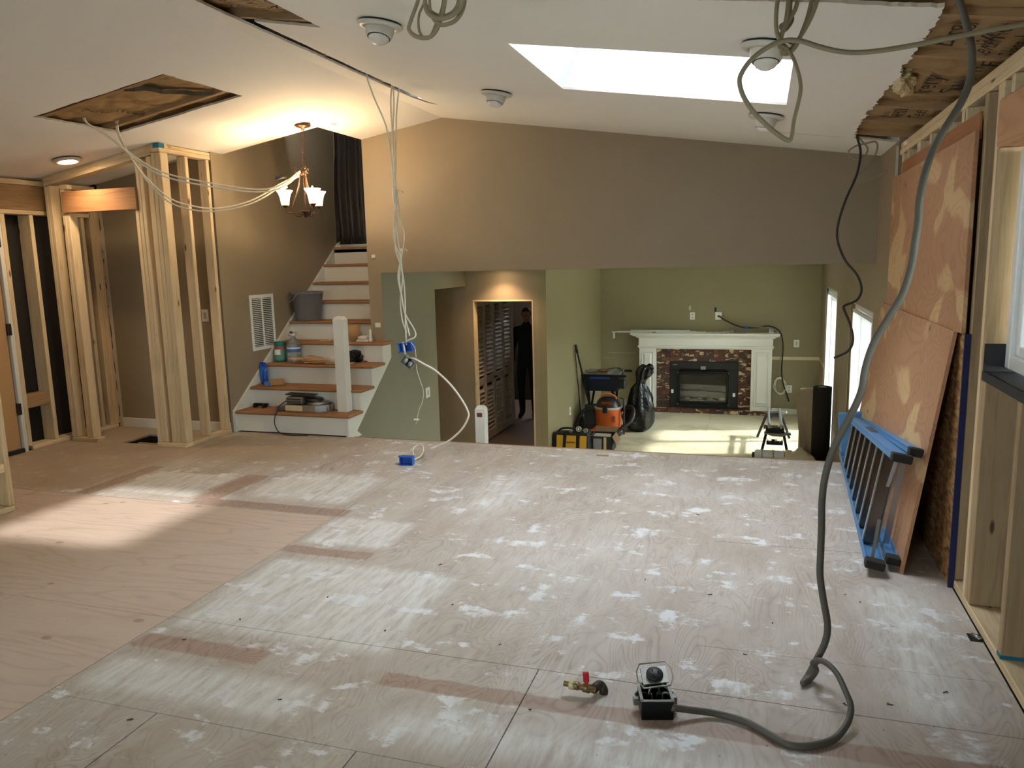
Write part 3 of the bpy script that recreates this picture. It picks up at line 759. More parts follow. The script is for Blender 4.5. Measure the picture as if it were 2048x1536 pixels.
for k in (3, 2, 1): pg += [(ny(k+1)+.03,nz(k)-.029),(ny(k)+.03,nz(k)-.029)]
MB().prism([(-3.555,y,z) for y, z in pg], (.025,0,0)).build('stringer', M_WHITE, stp)
MB().prism([(XV+.002,y,z) for y, z in ((6.035,.0),(6.035,.20),(6.08,.235),(8.17,1.83),(8.17,0))], (.027,0,0)).build('skirt_board', M_WHITE, stp)
MB().cbox(XV,-3.744,8.02,9.5,1.68,1.75,.006).build('landing', LUMD['x'], stp)
MB().prism([(-3.90,7.72,1.64),(-3.744,7.72,1.64),(-3.744,7.72,1.80)], (0,.03,0)).cbox(-3.92,-3.744,7.70,7.75,1.615,1.64,.004).build('cap_trim', M_WHITE, stp)
def newel(x, y, z0, z1, w, label, notch=None, dig=0):
    n = thing('newel_post', (x,y,z0), label, 'newel post')
    h = w/2
    m = MB(); zs = z1-.028
    m.add([(x-h,y-h,z0),(x+h,y-h,z0),(x+h,y+h,z0),(x-h,y+h,z0),(x-h,y-h,zs),(x+h,y-h,zs),(x+h,y+h,zs),(x-h,y+h,zs),
           (x-h*.6,y-h*.6,z1),(x+h*.6,y-h*.6,z1),(x+h*.6,y+h*.6,z1),(x-h*.6,y+h*.6,z1)],
          [(3,2,1,0),(0,1,5,4),(1,2,6,5),(2,3,7,6),(3,0,4,7),(4,5,9,8),(5,6,10,9),(6,7,11,10),(7,4,8,11),(8,9,10,11)])
    m.build('post', M_WHITE, n)
    if notch: MB().obb((x,y-h-.001,z1-notch), ((1,0,0),(0,1,0),(0,0,1)), (.024,.003,.018), .002).build('scar', plain('raw_scar', (110,44,30), .8), n)
    return n
newel(-3.655,6.235,nz(1),1.085,.098,'white newel post standing on the bottom step')
n2 = PY(962,811,6.19)
newel(n2.x,6.19,ZL,n2.z,.086,'short white newel post at the drop to the sunken room', .075)
# dark plastic curtain closing the stairwell
cy = 8.12; cm = MB(); vv = []; ff = []; nu, nv = 40, 24
for j in range(nv+1):
    for i in range(nu+1):
        x = XV+.004+(-3.748-XV)*i/nu; z = 1.78+(4.9-1.78)*j/nv; sq = 1-abs(j/nv-.25)*.8
        vv.append((x, cy+.05*math.sin(i*1.1+j*.12)*sq+.03*noise.noise(Vector((x*3,z*1.5,2)))-.02*math.sin(j*.5), z))
for j in range(nv):
    for i in range(nu): a = j*(nu+1)+i; ff.append((a,a+1,a+nu+2,a+nu+1))
cm.smooth = True; cm.add(vv, ff)
def plastic_mat():
    M = Mat('dark_poly_sheet', .5); M.color(lin((36,27,20))); M.b.inputs['Alpha'].default_value = .82; return M.m
cur = cm.build('plastic_curtain', plastic_mat(), recalc=False); tag(cur, 'dark plastic dust curtain taped across the top of the stairs', 'curtain')
sol = cur.modifiers.new('thickness', 'SOLIDIFY'); sol.thickness = .002

# ------------------------------------------------------------------ rafters and insulation above the openings
def kraft_mat():
    M = Mat('kraft_facing', .6); v = M.pos(); n = M.noise(v, 7, 5, .6, .8); n2 = M.noise(v, 2.2, 3)
    M.color(M.mix(n, lin((144,112,70)), lin((172,140,96)))); M.bump(M.math('ADD', n, n2), .5, .02); return M.m
M_KRAFT = kraft_mat()
M_INK = plain('printed_ink', (40,28,20), .7)
def rafters(name, ys, x0, x1, label):
    o = thing(name, ((x0+x1)/2, ys[0], zc((x0+x1)/2)), label, 'rafters')
    for y in ys:
        xs = [x0] + ([XRIDGE] if x0 < XRIDGE < x1 else []) + [x1]
        p = [(x,y-.02,zc(x)+.016) for x in xs]
        MB().prism(p+[(x,y_,z+.2) for x, y_, z in reversed(p)], (0,.04,0)).build('rafter', LUMD['x'], o)
    return o
def batt_z(x, y, seed): return zc(x)+.045+.022*noise.noise(Vector((x*5,y*5,seed)))+.014*noise.noise(Vector((x*13,y*13,seed)))
def batt(x0, x1, y0, y1, seed, label, texts=(), nx=44, ny_=34, group='kraft-faced insulation batts'):
    o = thing('insulation_batt', ((x0+x1)/2,(y0+y1)/2,zc((x0+x1)/2)+.03), label, 'insulation', group)
    vv = []; ff = []
    for i in range(nx+1):
        for j in range(ny_+1):
            x = x0+(x1-x0)*i/nx; y = y0+(y1-y0)*j/ny_; vv.append((x,y,batt_z(x,y,seed)))
    n = len(vv); vv += [(v[0],v[1],zc(v[0])+.19) for v in vv]
    I = lambda i, j: i*(ny_+1)+j
    for i in range(nx):
        for j in range(ny_): ff += [(I(i,j),I(i,j+1),I(i+1,j+1),I(i+1,j)), (n+I(i,j),n+I(i+1,j),n+I(i+1,j+1),n+I(i,j+1))]
    for i in range(nx): ff += [(I(i,0),I(i+1,0),n+I(i+1,0),n+I(i,0)),(I(i,ny_),n+I(i,ny_),n+I(i+1,ny_),I(i+1,ny_))]
    for j in range(ny_): ff += [(I(0,j),n+I(0,j),n+I(0,j+1),I(0,j+1)),(I(nx,j),I(nx,j+1),n+I(nx,j+1),n+I(nx,j))]
    m = MB(); m.add(vv, ff); m.build('facing', M_KRAFT, o)
    for (s, tx, ty, u, v, size) in texts: ceiling_text(s, tx, ty, u, v, size, seed, o)
    return o
def text_mesh(s, size):
    c = bpy.data.curves.new('print', 'FONT'); c.body = s; c.size = size; c.align_x = 'CENTER'; c.align_y = 'CENTER'; c.resolution_u = 2
    t = bpy.data.objects.new('print', c); COL.objects.link(t)
    dg = bpy.context.evaluated_depsgraph_get(); me = t.evaluated_get(dg).to_mesh()
    vv = [v.co.copy() for v in me.vertices]; ff = [list(p.vertices) for p in me.polygons]
    t.evaluated_get(dg).to_mesh_clear(); bpy.data.objects.remove(t); bpy.data.curves.remove(c)
    return vv, ff
def ceiling_text(s, tx, ty, u, v, size, seed, parent):
    rows = s.split('\n')
    for k, row in enumerate(rows):
        off = -(k-(len(rows)-1)/2)*size*.95
        vv, ff = text_mesh(row, size); out = []
        for p in vv:
            x = tx+u[0]*p.x+v[0]*(p.y+off); y = ty+u[1]*p.x+v[1]*(p.y+off)
            out.append((x,y,batt_z(x,y,seed)-.014))
        m = MB(); m.add(out, ff); m.build('lettering', M_INK, parent, recalc=False)
RY = [2.62,3.23,3.82,4.99,5.50,6.05]
rafters('roof_rafters', RY, .25, 1.0, 'roof rafters exposed above the right-hand wall')
U, V = (0,-1), (-1,0)
LAB = ['kraft-faced insulation nearest the camera over the window', 'insulation batt printed Energy Saver over the right wall, second rafter bay', 'torn insulation batt with yellow fibre showing beside the ceiling edge', 'insulation batt over the upper plywood panel, fourth rafter bay', 'insulation batt in the narrow fifth rafter bay', 'crumpled insulation batt in the last bay before the gable wall']
TX = [(), (('The\nEnergy\nSaver',.675,3.55,U,V,.125),('CertainTeed\nFiber Glass Insulation',.87,3.56,U,V,.10)), (('The\nEnergy\nSaver',.745,4.40,U,V,.14),('R-19',.88,4.10,U,V,.09),('Fiber Glass\nBuilding Insulation',.93,4.36,U,V,.075)), (('R-19 KRAFT FACED\nINSULATION BATTS',.83,4.85,(1,0),(0,-1),.05),), (('Certain\nTeed',.80,5.25,U,V,.11),('BUILDING\nINSULATION',.70,5.25,U,V,.045)), ()]
BAYS = [(2.642,3.208),(3.252,3.798),(3.842,4.70),(4.705,4.968),(5.012,5.478),(5.522,6.028)]
for i, (ya_, yb_) in enumerate(BAYS): batt(.30,1.0,ya_,yb_,i*3.1,LAB[i],TX[i])
# torn yellow fibre
fb = MB(); r = random.Random(8)
bm = bmesh.new(); bmesh.ops.create_icosphere(bm, subdivisions=5, radius=1)
for v in bm.verts:
    d = 1+.3*noise.noise(v.co*2.3)+.16*noise.noise(v.co*6)+.08*noise.noise(v.co*17); v.co = Vector((.645+v.co.x*.05*d+.05*v.co.y, 4.40+v.co.y*.26*d, zc(.65)+.03+v.co.z*.045*d))
fb.smooth = True; fb.frombm(bm)
fibre = fb.build('fibre_tuft', plain('glass_fibre', (206,192,150), .9)); tag(fibre, 'tuft of pale glass fibre hanging from the torn batt', 'insulation')
# left slope openings
rafters('roof_rafters', [4.285,4.845], -5.0, -3.3, 'rafters inside the rectangular hole in the left ceiling')
U2, V2 = (0,1), (1,0)
batt(-4.9,-3.4,4.31,4.82,21,'brown insulation facing with a sun print in the rectangular ceiling hole',(('CertainTeed',-4.44,4.62,(.42,.91),(.91,-.42),.085),('Fiber Glass\nBuilding Insulation',-4.20,4.66,(.42,.91),(.91,-.42),.03),('KRAFT FACED\nR-19 INSULATION',-3.84,4.58,(.42,.91),(.91,-.42),.03)),80,36)
batt(-4.9,-3.4,4.87,5.2,25,'narrow strip of insulation at the far side of the rectangular hole',(),40,10)
rafters('roof_rafters', [2.9,3.76,4.6,5.4], -3.2, -2.1, 'rafters along the ridge slit')
batt(-2.80,-2.15,2.95,3.73,31,'insulation facing printed Energy Saver in the near ridge hole',(('Energy\nSaver',-2.38,3.50,(0,1),(1,0),.12),('Insulation',-2.58,3.45,(0,1),(1,0),.10)))
sun = MB()
for k in range(12):
    a = k*math.pi/6; c = (-4.18,4.60)
    p = [(c[0]+math.cos(a+d)*rr, c[1]+math.sin(a+d)*rr) for d, rr in ((-.16,.03),(0,.07),(.16,.03))]
    sun.add([(x,y,batt_z(x,y,21)-.007) for x, y in p], [(0,1,2)])
sun.build('sun_print', M_INK, [o for o in bpy.data.objects if o.get('label','').startswith('brown insulation facing with a sun')][0], recalc=False)
# dark, torn edge of the facing in the rectangular hole
ch = MB(); vv = []
for i in range(13):
    x = -4.02+.022*i+.04*math.sin(i*.6); y = 4.29+.50*(i/12)
    for j in range(3): vv.append((x+.03*(j-1)+.012*noise.noise(Vector((i*.7,j,1))), y-.02*(j-1), batt_z(x,y,21)-.02-.02*(j == 1)))
ch.add(vv, [(i*3+j,(i+1)*3+j,(i+1)*3+j+1,i*3+j+1) for i in range(12) for j in range(2)])
ch.build('torn_paper', plain('grey_fibre', (70,64,52), .9), [o for o in bpy.data.objects if o.get('label','').startswith('brown insulation facing with a sun')][0], recalc=False)
# unseen dark boxes added to seal daylight leaks around the stairs and corner
struct('floor_stair', MB().box(XV-.1,-3.62,YE-.01,8.18,-.26,-.005), M_DARK)
struct('leak_block_under_stair', MB().box(XV-.1,-3.70,6.9,7.0,ZL,-.0).box(-5.2,-5.1,6.2,9.3,ZL,2.0).box(-5.2,XV,5.99,6.07,-.5,-.01), M_DARK)
struct('leak_block_left_corner', MB().box(XLW-.16,-6.085,6.0,6.12,0,2.6).box(XLW-.25,XLW-.16,3.9,6.12,-.3,2.7).box(XLW-.3,-5.1,6.08,6.16,-.3,2.7), M_DARK)
struct('foundation', MB().box(-6.4,-6.3,YN-.1,6.2,-1.2,.0).box(-6.4,1.1,YN-.1,YN,-1.2,0).box(1.04,1.1,YN,6.08,-1.2,0.0).box(-5.3,-5.2,6.1,13.4,-1.2,1.6).box(-5.3,-2.5,13.3,13.5,-1.2,1.6), M_DARK)
# ------------------------------------------------------------------ fireplace
def brick_mat():
    M = Mat('mixed_brick', .85); r = M.rnd()
    base = M.ramp(r, [(0, lin((92,50,38))), (.25, lin((112,66,48))), (.45, lin((64,54,48))), (.6, lin((120,74,52))), (.8, lin((84,44,34))), (1, lin((72,62,54)))])
    n = M.noise(M.coord('Object', (1,1,1)), 14, 4, .6, 1.5)
    off = M.math('MULTIPLY', r, 9.7); w = M.n('ShaderNodeTexNoise', noise_dimensions='4D'); M.L(M.coord('Object', (1,1,2.2)), w.inputs['Vector']); M.L(off, w.inputs['W'])
    w.inputs['Scale'].default_value = 5; w.inputs['Detail'].default_value = 3; w.inputs['Distortion'].default_value = 1.2
    k = M.step(w.outputs[0], .55, .60)
    M.color(M.mix(M.math('MULTIPLY', k, .85), M.mix(M.math('MULTIPLY', n, .4), base, lin((60,40,32))), lin((204,186,146)))); M.bump(n, .5, .006); return M.m
M_BRICK = brick_mat(); M_MORTAR = plain('mortar', (96,84,72), .95)
fp = thing('fireplace', (-.86,YK,ZL), 'fireplace with white mantel, mixed brick surround and black gas insert', 'fireplace')
FB, FI = YK-.06, YK-.075
ZB0 = ZL
br = MB().box(-1.63,-1.385,FB+.012,YK,ZL,.10).box(-.317,-.10,FB+.012,YK,ZL,.10).box(-1.385,-.317,FB+.012,YK,-.13,.10).build('brick_surround', M_MORTAR, fp)
def brick(x0, x1, z0, z1, y0=FB, y1=FB+.03):
    rr = random.uniform(-.003,.003)
    return MB().cbox(x0+.004,x1-.004,y0+rr,y1,z0+.004,z1-.004,.004).build('brick', M_BRICK, br)
H_ = .0685
z = ZL+.065; row = 0
while z < .09:
    top = z+H_
    full = z < -.135
    for (a, b) in ((-1.605,-1.388),(-.314,-.125)):
        w = b-a; c = a+w*(.36 if row % 2 else .64)
        if not (z > -.02 and a < -1 and False): brick(a, c, z, top); brick(c, b, z, top)
    z = top; row += 1
zt = z
z1_ = ZL+.065+H_*12; zsold = -.13+H_
for i in range(5): brick(-1.388+i*.2148, -1.388+(i+1)*.2148, -.128, -.128+H_-.002)
for i in range(14): brick(-1.388+i*.0767, -1.388+(i+1)*.0767, -.126+H_, .088)
# hearth course along the floor
for i in range(9): MB().cbox(-1.87+i*.225+.004,-1.87+(i+1)*.225-.004,YK-.20+random.uniform(-.01,.01),YK-.075,ZL,ZL+.062,.006).build('hearth_brick', M_BRICK, fp)
# mantel
mt = MB().cbox(-1.875,-1.605,YK-.15,YK,ZL+.06,.12,.004).build('mantel_leg', M_WHITE, fp)
mt2 = MB().cbox(-.125,.185,YK-.15,YK,ZL+.06,.12,.004).build('mantel_leg', M_WHITE, fp)
def raised(x0, x1, z0, z1, par):
    f = MB(); y = YK-.15; w = .018
    for a in ((x0,x1,z0,z0+w),(x0,x1,z1-w,z1),(x0,x0+w,z0+w,z1-w),(x1-w,x1,z0+w,z1-w)): f.cbox(a[0],a[1],y-.012,y+.002,a[2],a[3],.004)
    f.build('moulding', M_WHITE, par)
    p = MB(); i = .05
    p.add([(x0+.03,y-.001,z0+.03),(x1-.03,y-.001,z0+.03),(x1-.03,y-.001,z1-.03),(x0+.03,y-.001,z1-.03),(x0+i,y-.014,z0+i),(x1-i,y-.014,z0+i),(x1-i,y-.014,z1-i),(x0+i,y-.014,z1-i)],
          [(0,1,5,4),(1,2,6,5),(2,3,7,6),(3,0,4,7),(4,5,6,7)])
    p.build('raised_panel', M_WHITE, par)
raised(-1.835,-1.645,ZL+.14,.04,mt); raised(-.083,.143,ZL+.14,.04,mt2)
MB().cbox(-1.885,.195,YK-.16,YK,.085,.275,.004).build('frieze', M_WHITE, fp)
MB().cbox(-1.90,.21,YK-.185,YK,.105,.14,.01).build('bead', M_WHITE, fp)
# crown moulding and shelf
cr = MB(); prof = [(.16,.255),(.185,.265),(.205,.285),(.245,.30),(.255,.31),(.255,.315)]
loop = []
for d, zz in prof: e = (d-.16); loop.append([(-1.885-e,YK,zz),(-1.885-e,YK-d,zz),(.195+e,YK-d,zz),(.195+e,YK,zz)])
vv = [p for l in loop for p in l]; cr.add(vv, [(i*4+j,i*4+j+1,i*4+4+j+1,i*4+4+j) for i in range(len(prof)-1) for j in range(3)])
cr.build('crown', M_WHITE, fp)
MB().cbox(-2.01,.305,YK-.27,YK,.315,.345,.006).build('shelf', M_WHITE, fp)
# gas insert
ins = MB(); a0, a1, c0, c1 = -1.385, -.317, ZL+.065, -.13
ins.cbox(a0,a1,FI,FI+.02,-.26,c1,.004).cbox(a0,-1.25,FI,FI+.02,c0,-.26,.004).cbox(-.47,a1,FI,FI+.02,c0,-.26,.004).cbox(-1.25,-.47,FI,FI+.02,c0,c0+.11,.004)
ins = ins.build('insert_panel', plain('insert_black', (15,15,16), .55), fp)
fb_ = MB().box(-1.25,-.47,FI+.02,FI+.03,-.33,-.26).box(-1.23,-.49,YK-.02,YK-.015,c0+.10,-.26).box(-1.23,-.49,FI+.02,YK-.02,c0+.095,c0+.105)
fb_.build('firebox', plain('soot_grey', (30,28,26), .9), ins)
df = MB(); y = FI-.045; w = .035
for a in ((-1.255,-.462,c0+.085,c0+.085+w),(-1.255,-.462,-.335,-.335+w),(-1.255,-1.255+w,c0+.085,-.30),(-.462-w,-.462,c0+.085,-.30)): df.cbox(a[0],a[1],y,FI,a[2],a[3],.006)
df.build('door_frame', M_BLACKM, ins)
MB().prism([(-1.24,FI-.05,-.295),(-.475,FI-.05,-.295),(-.51,FI,-.255),(-1.205,FI,-.255)], (0,0,.012)).build('hood', M_BLACKM, ins)
MB().box(-1.22,-.495,y+.015,y+.018,c0+.12,-.335).build('glass_door', M_GLASS, ins)
for sx in (-1.255,-.462):
    for zz in (c0+.07,-.30): MB().sphere((sx,y-.004,zz),.011,8,6).build('screw', M_ALU, ins)
MB().cbox(-.90,-.82,FI-.012,FI,-.255,-.20,.003).build('badge', M_STEEL, ins)
MB().cbox(-1.34,-1.27,FI-.004,FI,-.19,-.175,.001).build('name_plate', M_STEEL, ins)
for x, zz in ((-1.345,-.62),(-.375,-.655)): MB().cbox(x-.02,x+.02,FI-.01,FI,zz-.03,zz+.03,.003).build('control', M_VINYL, ins)
r = random.Random(3); M_STONE = plain('river_stone', (150,138,112), .7)
for i in range(11):
    x = -1.16+i*.06+r.uniform(-.01,.01); s_ = r.uniform(.036,.054); yy = FI+.0+r.uniform(.0,.02)
    MB().sphere((x,yy,c0+.125+(i % 3 == 1)*.03),s_,10,7,(1.2,.8,.62)).build('stone', M_STONE, ins)

# ------------------------------------------------------------------ electrical plates
M_PLATE = paint('white_plate', (232,230,222), .35, .01, 0)
def plate_y(x, z, y, w, h, label, kind='outlet', name='outlet_plate', cat='wall plate'):
    o = thing(name, (x,y,z-h/2), label, cat)
    MB().cbox(x-w/2,x+w/2,y-.007,y,z-h/2,z+h/2,.002).build('plate', M_PLATE, o)
    ins_ = plain('slot_grey', (176,174,166), .5) if 'slot_grey' not in bpy.data.materials else bpy.data.materials['slot_grey']
    if kind == 'outlet':
        for d in (-.025,.025): MB().cbox(x-.014,x+.014,y-.009,y-.006,z+d-.013,z+d+.013,.003).build('socket', ins_, o)
    elif kind == 'switch': MB().cbox(x-.014,x+.014,y-.010,y-.006,z-.03,z+.03,.003).build('rocker', ins_, o)
    elif kind == 'hole': MB().lathe([(.016,0),(.016,.003)], (x,y-.0085,z), 12, (0,1,0), True, True).build('grommet', M_BLACK, o)
    return o
def plate_x(y, z, x, w, h, label, kind='switch', name='switch_plate', s=1):
    o = thing(name, (x,y,z-h/2), label, 'wall plate')
    ins_ = bpy.data.materials['slot_grey']
    MB().cbox(min(x,x+s*.007),max(x,x+s*.007),y-w/2,y+w/2,z-h/2,z+h/2,.002).build('plate', M_PLATE, o)
    MB().cbox(min(x+s*.006,x+s*.011),max(x+s*.006,x+s*.011),y-.015,y+.015,z-.03,z+.03,.002).build('rocker', ins_, o)
    return o
p = PY(1385,632,YK); plate_y(p.x,p.z,YK,.075,.115,'white outlet above the middle of the mantel, left of the cable plate')
p = PY(1437,632,YK); plate_y(p.x,p.z,YK,.10,.12,'white cable pass-through plate above the mantel', 'hole', 'cable_plate')
p = PY(1593,687,YK); plate_y(p.x,p.z,YK,.08,.115,'white switch plate to the right of the mantel', 'switch', 'switch_plate')
p = PY(1578,778,YK); plate_y(p.x,p.z,YK,.085,.12,'white outlet low on the wall beside the fireplace')
p = PX(855,785,-3.6); plate_x(p.y,p.z,-3.6,.115,.115,'white double switch plate on the sage wall under the stairs')
p = PX(1140,822,XG); plate_x(p.y,p.z,XG,.075,.115,'white outlet on the sunken room wall behind the broom','outlet','outlet_plate')
p = PX(411,631,XV); p = PY(411,631,YC); plate_y(p.x,p.z,YC,.075,.115,'white switch plate on the closet back wall seen between studs','switch','switch_plate')
p = PY(747,513,YB); plate_y(p.x,p.z,YB,.038,.036,'small white sensor high on the gable wall edge','none','wall_sensor')
p = PY(756,650,YB); plate_y(p.x,p.z,YB,.058,.045,'small white plate low on the gable wall edge','none','wall_sensor')
# vent grille on the stair wall
vg = thing('vent_grille', (XV,6.61,.725), 'white return-air grille on the stair wall', 'vent')
y0, y1, z0, z1 = 6.416, 6.803, .727, 1.275
MB().cbox(XV,XV+.008,y0,y0+.032,z0,z1,.002).cbox(XV,XV+.008,y1-.032,y1,z0,z1,.002).cbox(XV,XV+.008,y0+.03,y1-.03,z0,z0+.035,.002).cbox(XV,XV+.008,y0+.03,y1-.03,z1-.035,z1,.002).cbox(XV,XV+.007,6.60,6.62,z0+.03,z1-.03,.001).build('frame', M_VINYL, vg)
MB().box(XV+.0005,XV+.0015,y0+.03,y1-.03,z0+.03,z1-.03).build('duct', M_BLACK, vg)
lv = None; n_ = 26
for i in range(n_):
    z = z0+.045+(z1-z0-.09)*i/(n_-1)
    if lv is None: lv = MB().obb((XV+.004,(y0+y1)/2,z), ((1,0,-.7),(0,1,0),(.7,0,1)), (.0045,(y1-y0)/2-.03,.0018)).build('louvre', M_VINYL, vg)
    else: c = lv.copy(); COL.objects.link(c); c.location = (lv.location.x, lv.location.y, lv.location.z+(z-(z0+.045)))

# ------------------------------------------------------------------ lamps
def emit(name, rgb, k):
    M = Mat(name); M.t.nodes.remove(M.b); e = M.n('ShaderNodeEmission'); e.inputs[0].default_value = (*rgb,1); e.inputs[1].default_value = k
    M.L(e.outputs[0], M.out.inputs[0]); return M.m
WARM = (1.0,.73,.47)
M_CANW = paint('can_white', (206,202,192), .35, .01, 0)
M_BULB = plain('frosted_bulb', (226,222,214), .3)
def can_light(x, y, label, lit=False, tilt=(0,0), eyeball=True, group=None):
    n = Vector((MR,0,1)).normalized() if x > XRIDGE else Vector((-ML,0,1)).normalized()
    c = Vector((x,y,zc(x))); dn = -n
    o = thing('recessed_light', c, label, 'ceiling light', group)
    MB().lathe([(.110,.0),(.113,.004),(.112,.008),(.098,.017),(.074,.019),(.066,.008),(.110,.0)], c+dn*.009, 36, dn).build('trim_ring', M_CANW, o)
    MB().lathe([(.104,.0),(.104,.011)], c+dn*.0, 36, dn, True, True).build('shadow_gap', M_BLACK, o)  # black disc standing for the shadowed gap behind the ring
    d = (dn + Vector((tilt[0],tilt[1],0))).normalized()
    if not lit:
        s0 = c+dn*.004
        MB().lathe([(.070,-.005),(.071,.02),(.069,.045),(.063,.066),(.057,.074),(.052,.072)], s0, 32, d).build('eyeball', M_CANW, o)
        MB().lathe([(.052,.068),(.050,.078),(.042,.091),(.026,.101),(.001,.105)], s0, 28, d).build('bulb', M_BULB, o)
        MB().lathe([(.0575,.073),(.053,.0765)], s0, 28, d).build('rim', M_BLACKM, o)
    else:
        MB().lathe([(.066,.012),(.062,.018)], c+dn*.003, 32, dn).build('baffle', M_CANW, o)
        MB().lathe([(.064,.010),(.05,.020),(.03,.027),(.001,.030)], c+dn*.004, 28, dn).build('bulb', emit('lit_bulb', (1,.72,.42), 14), o)
    return o
can_light(-1.818,3.651,'switched-off white eyeball light nearest the hanging cable coil',tilt=(.1,-.25))
can_light(-1.804,5.375,'switched-off white eyeball light between ridge slit and skylight',tilt=(0,-.2))
can_light(-.003,3.679,'switched-off white eyeball light behind the knotted beige cables',tilt=(.1,-.15))
can_light(.002,5.473,'switched-off white eyeball light beyond the far edge of the skylight',tilt=(0,.1))
can_light(-5.466,5.145,'lit warm recessed light above the closet framing',lit=True)
add_light('recessed_lamp', 'SPOT', (-5.466,5.145,zc(-5.466)-.05), 3.5, WARM, spot_size=math.radians(140), spot_blend=.7, shadow_soft_size=.05)
# hall downlight over the doorway
hl = thing('hall_downlight', (-3.08,9.05,LCZ), 'lit warm downlight in the ceiling in front of the doorway', 'ceiling light')
MB().lathe([(.08,0),(.08,.006),(.06,.008)], (-3.08,9.05,LCZ-.001), 28, (0,0,-1)).build('trim_ring', M_CANW, hl)
MB().lathe([(.06,.004),(.03,.006),(.001,.007)], (-3.08,9.05,LCZ-.001), 24, (0,0,-1)).build('bulb', emit('hall_bulb', (1,.72,.42), 8), hl)
add_light('hall_lamp', 'SPOT', (-3.08,9.05,LCZ-.03), 5, (1,.66,.40), spot_size=math.radians(120), spot_blend=.8, shadow_soft_size=.04)

# chandelier
CX, CY = -3.79, 6.0
ch = thing('chandelier', (CX,CY,1.96), 'bronze three-light chandelier with glowing cream glass shades', 'chandelier')
M_BRONZE = plain('oil_bronze', (74,52,34), .4, .7)
def shade_mat():
    M = Mat('lit_cream_glass', .4); M.color(lin((255,232,190)))
    M.b.inputs['Emission Color'].default_value = (1,.74,.40,1); M.b.inputs['Emission Strength'].default_value = 1.6
    return M.m
M_SHADE = shade_mat()
zcp = zc(CX+.03)
MB().lathe([(.001,-.004),(.068,-.004),(.070,-.012),(.062,-.022),(.02,-.034),(.008,-.05),(.001,-.052)], (CX+.02,CY,zcp), 28).build('canopy', M_BRONZE, ch)
chain = MB(); zt, zb = zcp-.05, 2.40; nl = 13
for i in range(nl):
    z = zt+(zb-zt)*(i+.5)/nl; x = CX+.02*(1-(i+.5)/nl); a = (i % 2)*math.pi/2; pts = []
    for k in range(10):
        t = 2*math.pi*k/10; pts.append((x+math.cos(a)*.008*math.cos(t), CY+math.sin(a)*.008*math.cos(t), z+.018*math.sin(t)))
    chain.tube(pts, .0022, 5, True)
chain.build('chain', M_BRONZE, ch)
MB().tube([(CX+.014*math.cos(2*math.pi*k/14),CY,2.40+.014*math.sin(2*math.pi*k/14)) for k in range(14)],.003,6,True).build('loop', M_BRONZE, ch)
MB().lathe([(.001,2.388),(.012,2.386),(.014,2.37),(.026,2.362),(.028,2.345),(.024,2.325),(.020,2.318),(.001,2.316)], (CX,CY,0), 20).lathe([(.006,2.32),(.006,2.0)], (CX,CY,0), 10).lathe([(.001,2.018),(.05,2.016),(.052,2.010),(.02,2.0),(.018,1.975),(.012,1.962),(.001,1.958)], (CX,CY,0), 20).build('column', M_BRONZE, ch)
for k, ang in enumerate((205, 325, 80)):
    a = math.radians(ang); ux, uy = math.cos(a), math.sin(a)
    P3 = lambda rr, z: (CX+ux*rr, CY+uy*rr, z)
    arm = MB().tube(spline([P3(.03,2.37),P3(.055,2.385),P3(.066,2.36),P3(.05,2.343),P3(.026,2.352),P3(.03,2.32),P3(.055,2.20),P3(.095,2.09),P3(.108,2.03),P3(.09,1.985),P3(.05,1.972),P3(.02,1.99)], 6), .0052, 8)
    arm.tube(spline([P3(.03,1.985),P3(.07,1.995),P3(.11,2.0),P3(.15,2.005),P3(.168,2.03),P3(.17,2.055)], 6), .0048, 8)
    arm.lathe([(.001,2.045),(.012,2.048),(.026,2.062),(.028,2.07),(.001,2.072)], (CX+ux*.17,CY+uy*.17,0), 16)
    am = arm.build('arm', M_BRONZE, ch)
    sx, sy = CX+ux*.17, CY+uy*.17
    MB().lathe([(.030,2.070),(.033,2.075),(.036,2.10),(.042,2.135),(.052,2.165),(.068,2.188),(.070,2.192),(.067,2.192),(.050,2.167),(.040,2.135),(.034,2.10),(.029,2.078)], (sx,sy,0), 28).build('glass_shade', M_SHADE, am)
    MB().lathe([(.012,2.075),(.012,2.12),(.016,2.15),(.014,2.18),(.008,2.20),(.002,2.215)], (sx,sy,0), 14, None, True, True).build('candle_bulb', emit('candle_bulb', (1,.74,.42), 30), am)
    add_light('chandelier_lamp', 'POINT', (sx,sy,2.225), 1.2, WARM, shadow_soft_size=.012)
# ceiling fixture tucked behind the chandelier: small dark box with an orange cover hanging in the wires
jb = PY(562,355,6.0)
j = thing('junction_box', (jb.x,jb.y,jb.z-.03), 'small dark metal box with an orange cover caught in the wires by the chandelier', 'electrical box')
MB().obb(jb, ((1,0,.25),(0,1,0),(-.25,0,1)), (.045,.03,.02), .006).build('box', M_BLACKM, j)
q = PY(566,372,5.98); MB().obb(q, ((1,0,.3),(0,1,0),(-.3,0,1)), (.036,.012,.028), .004).build('cover', plain('orange_card', (226,138,84), .6), j)

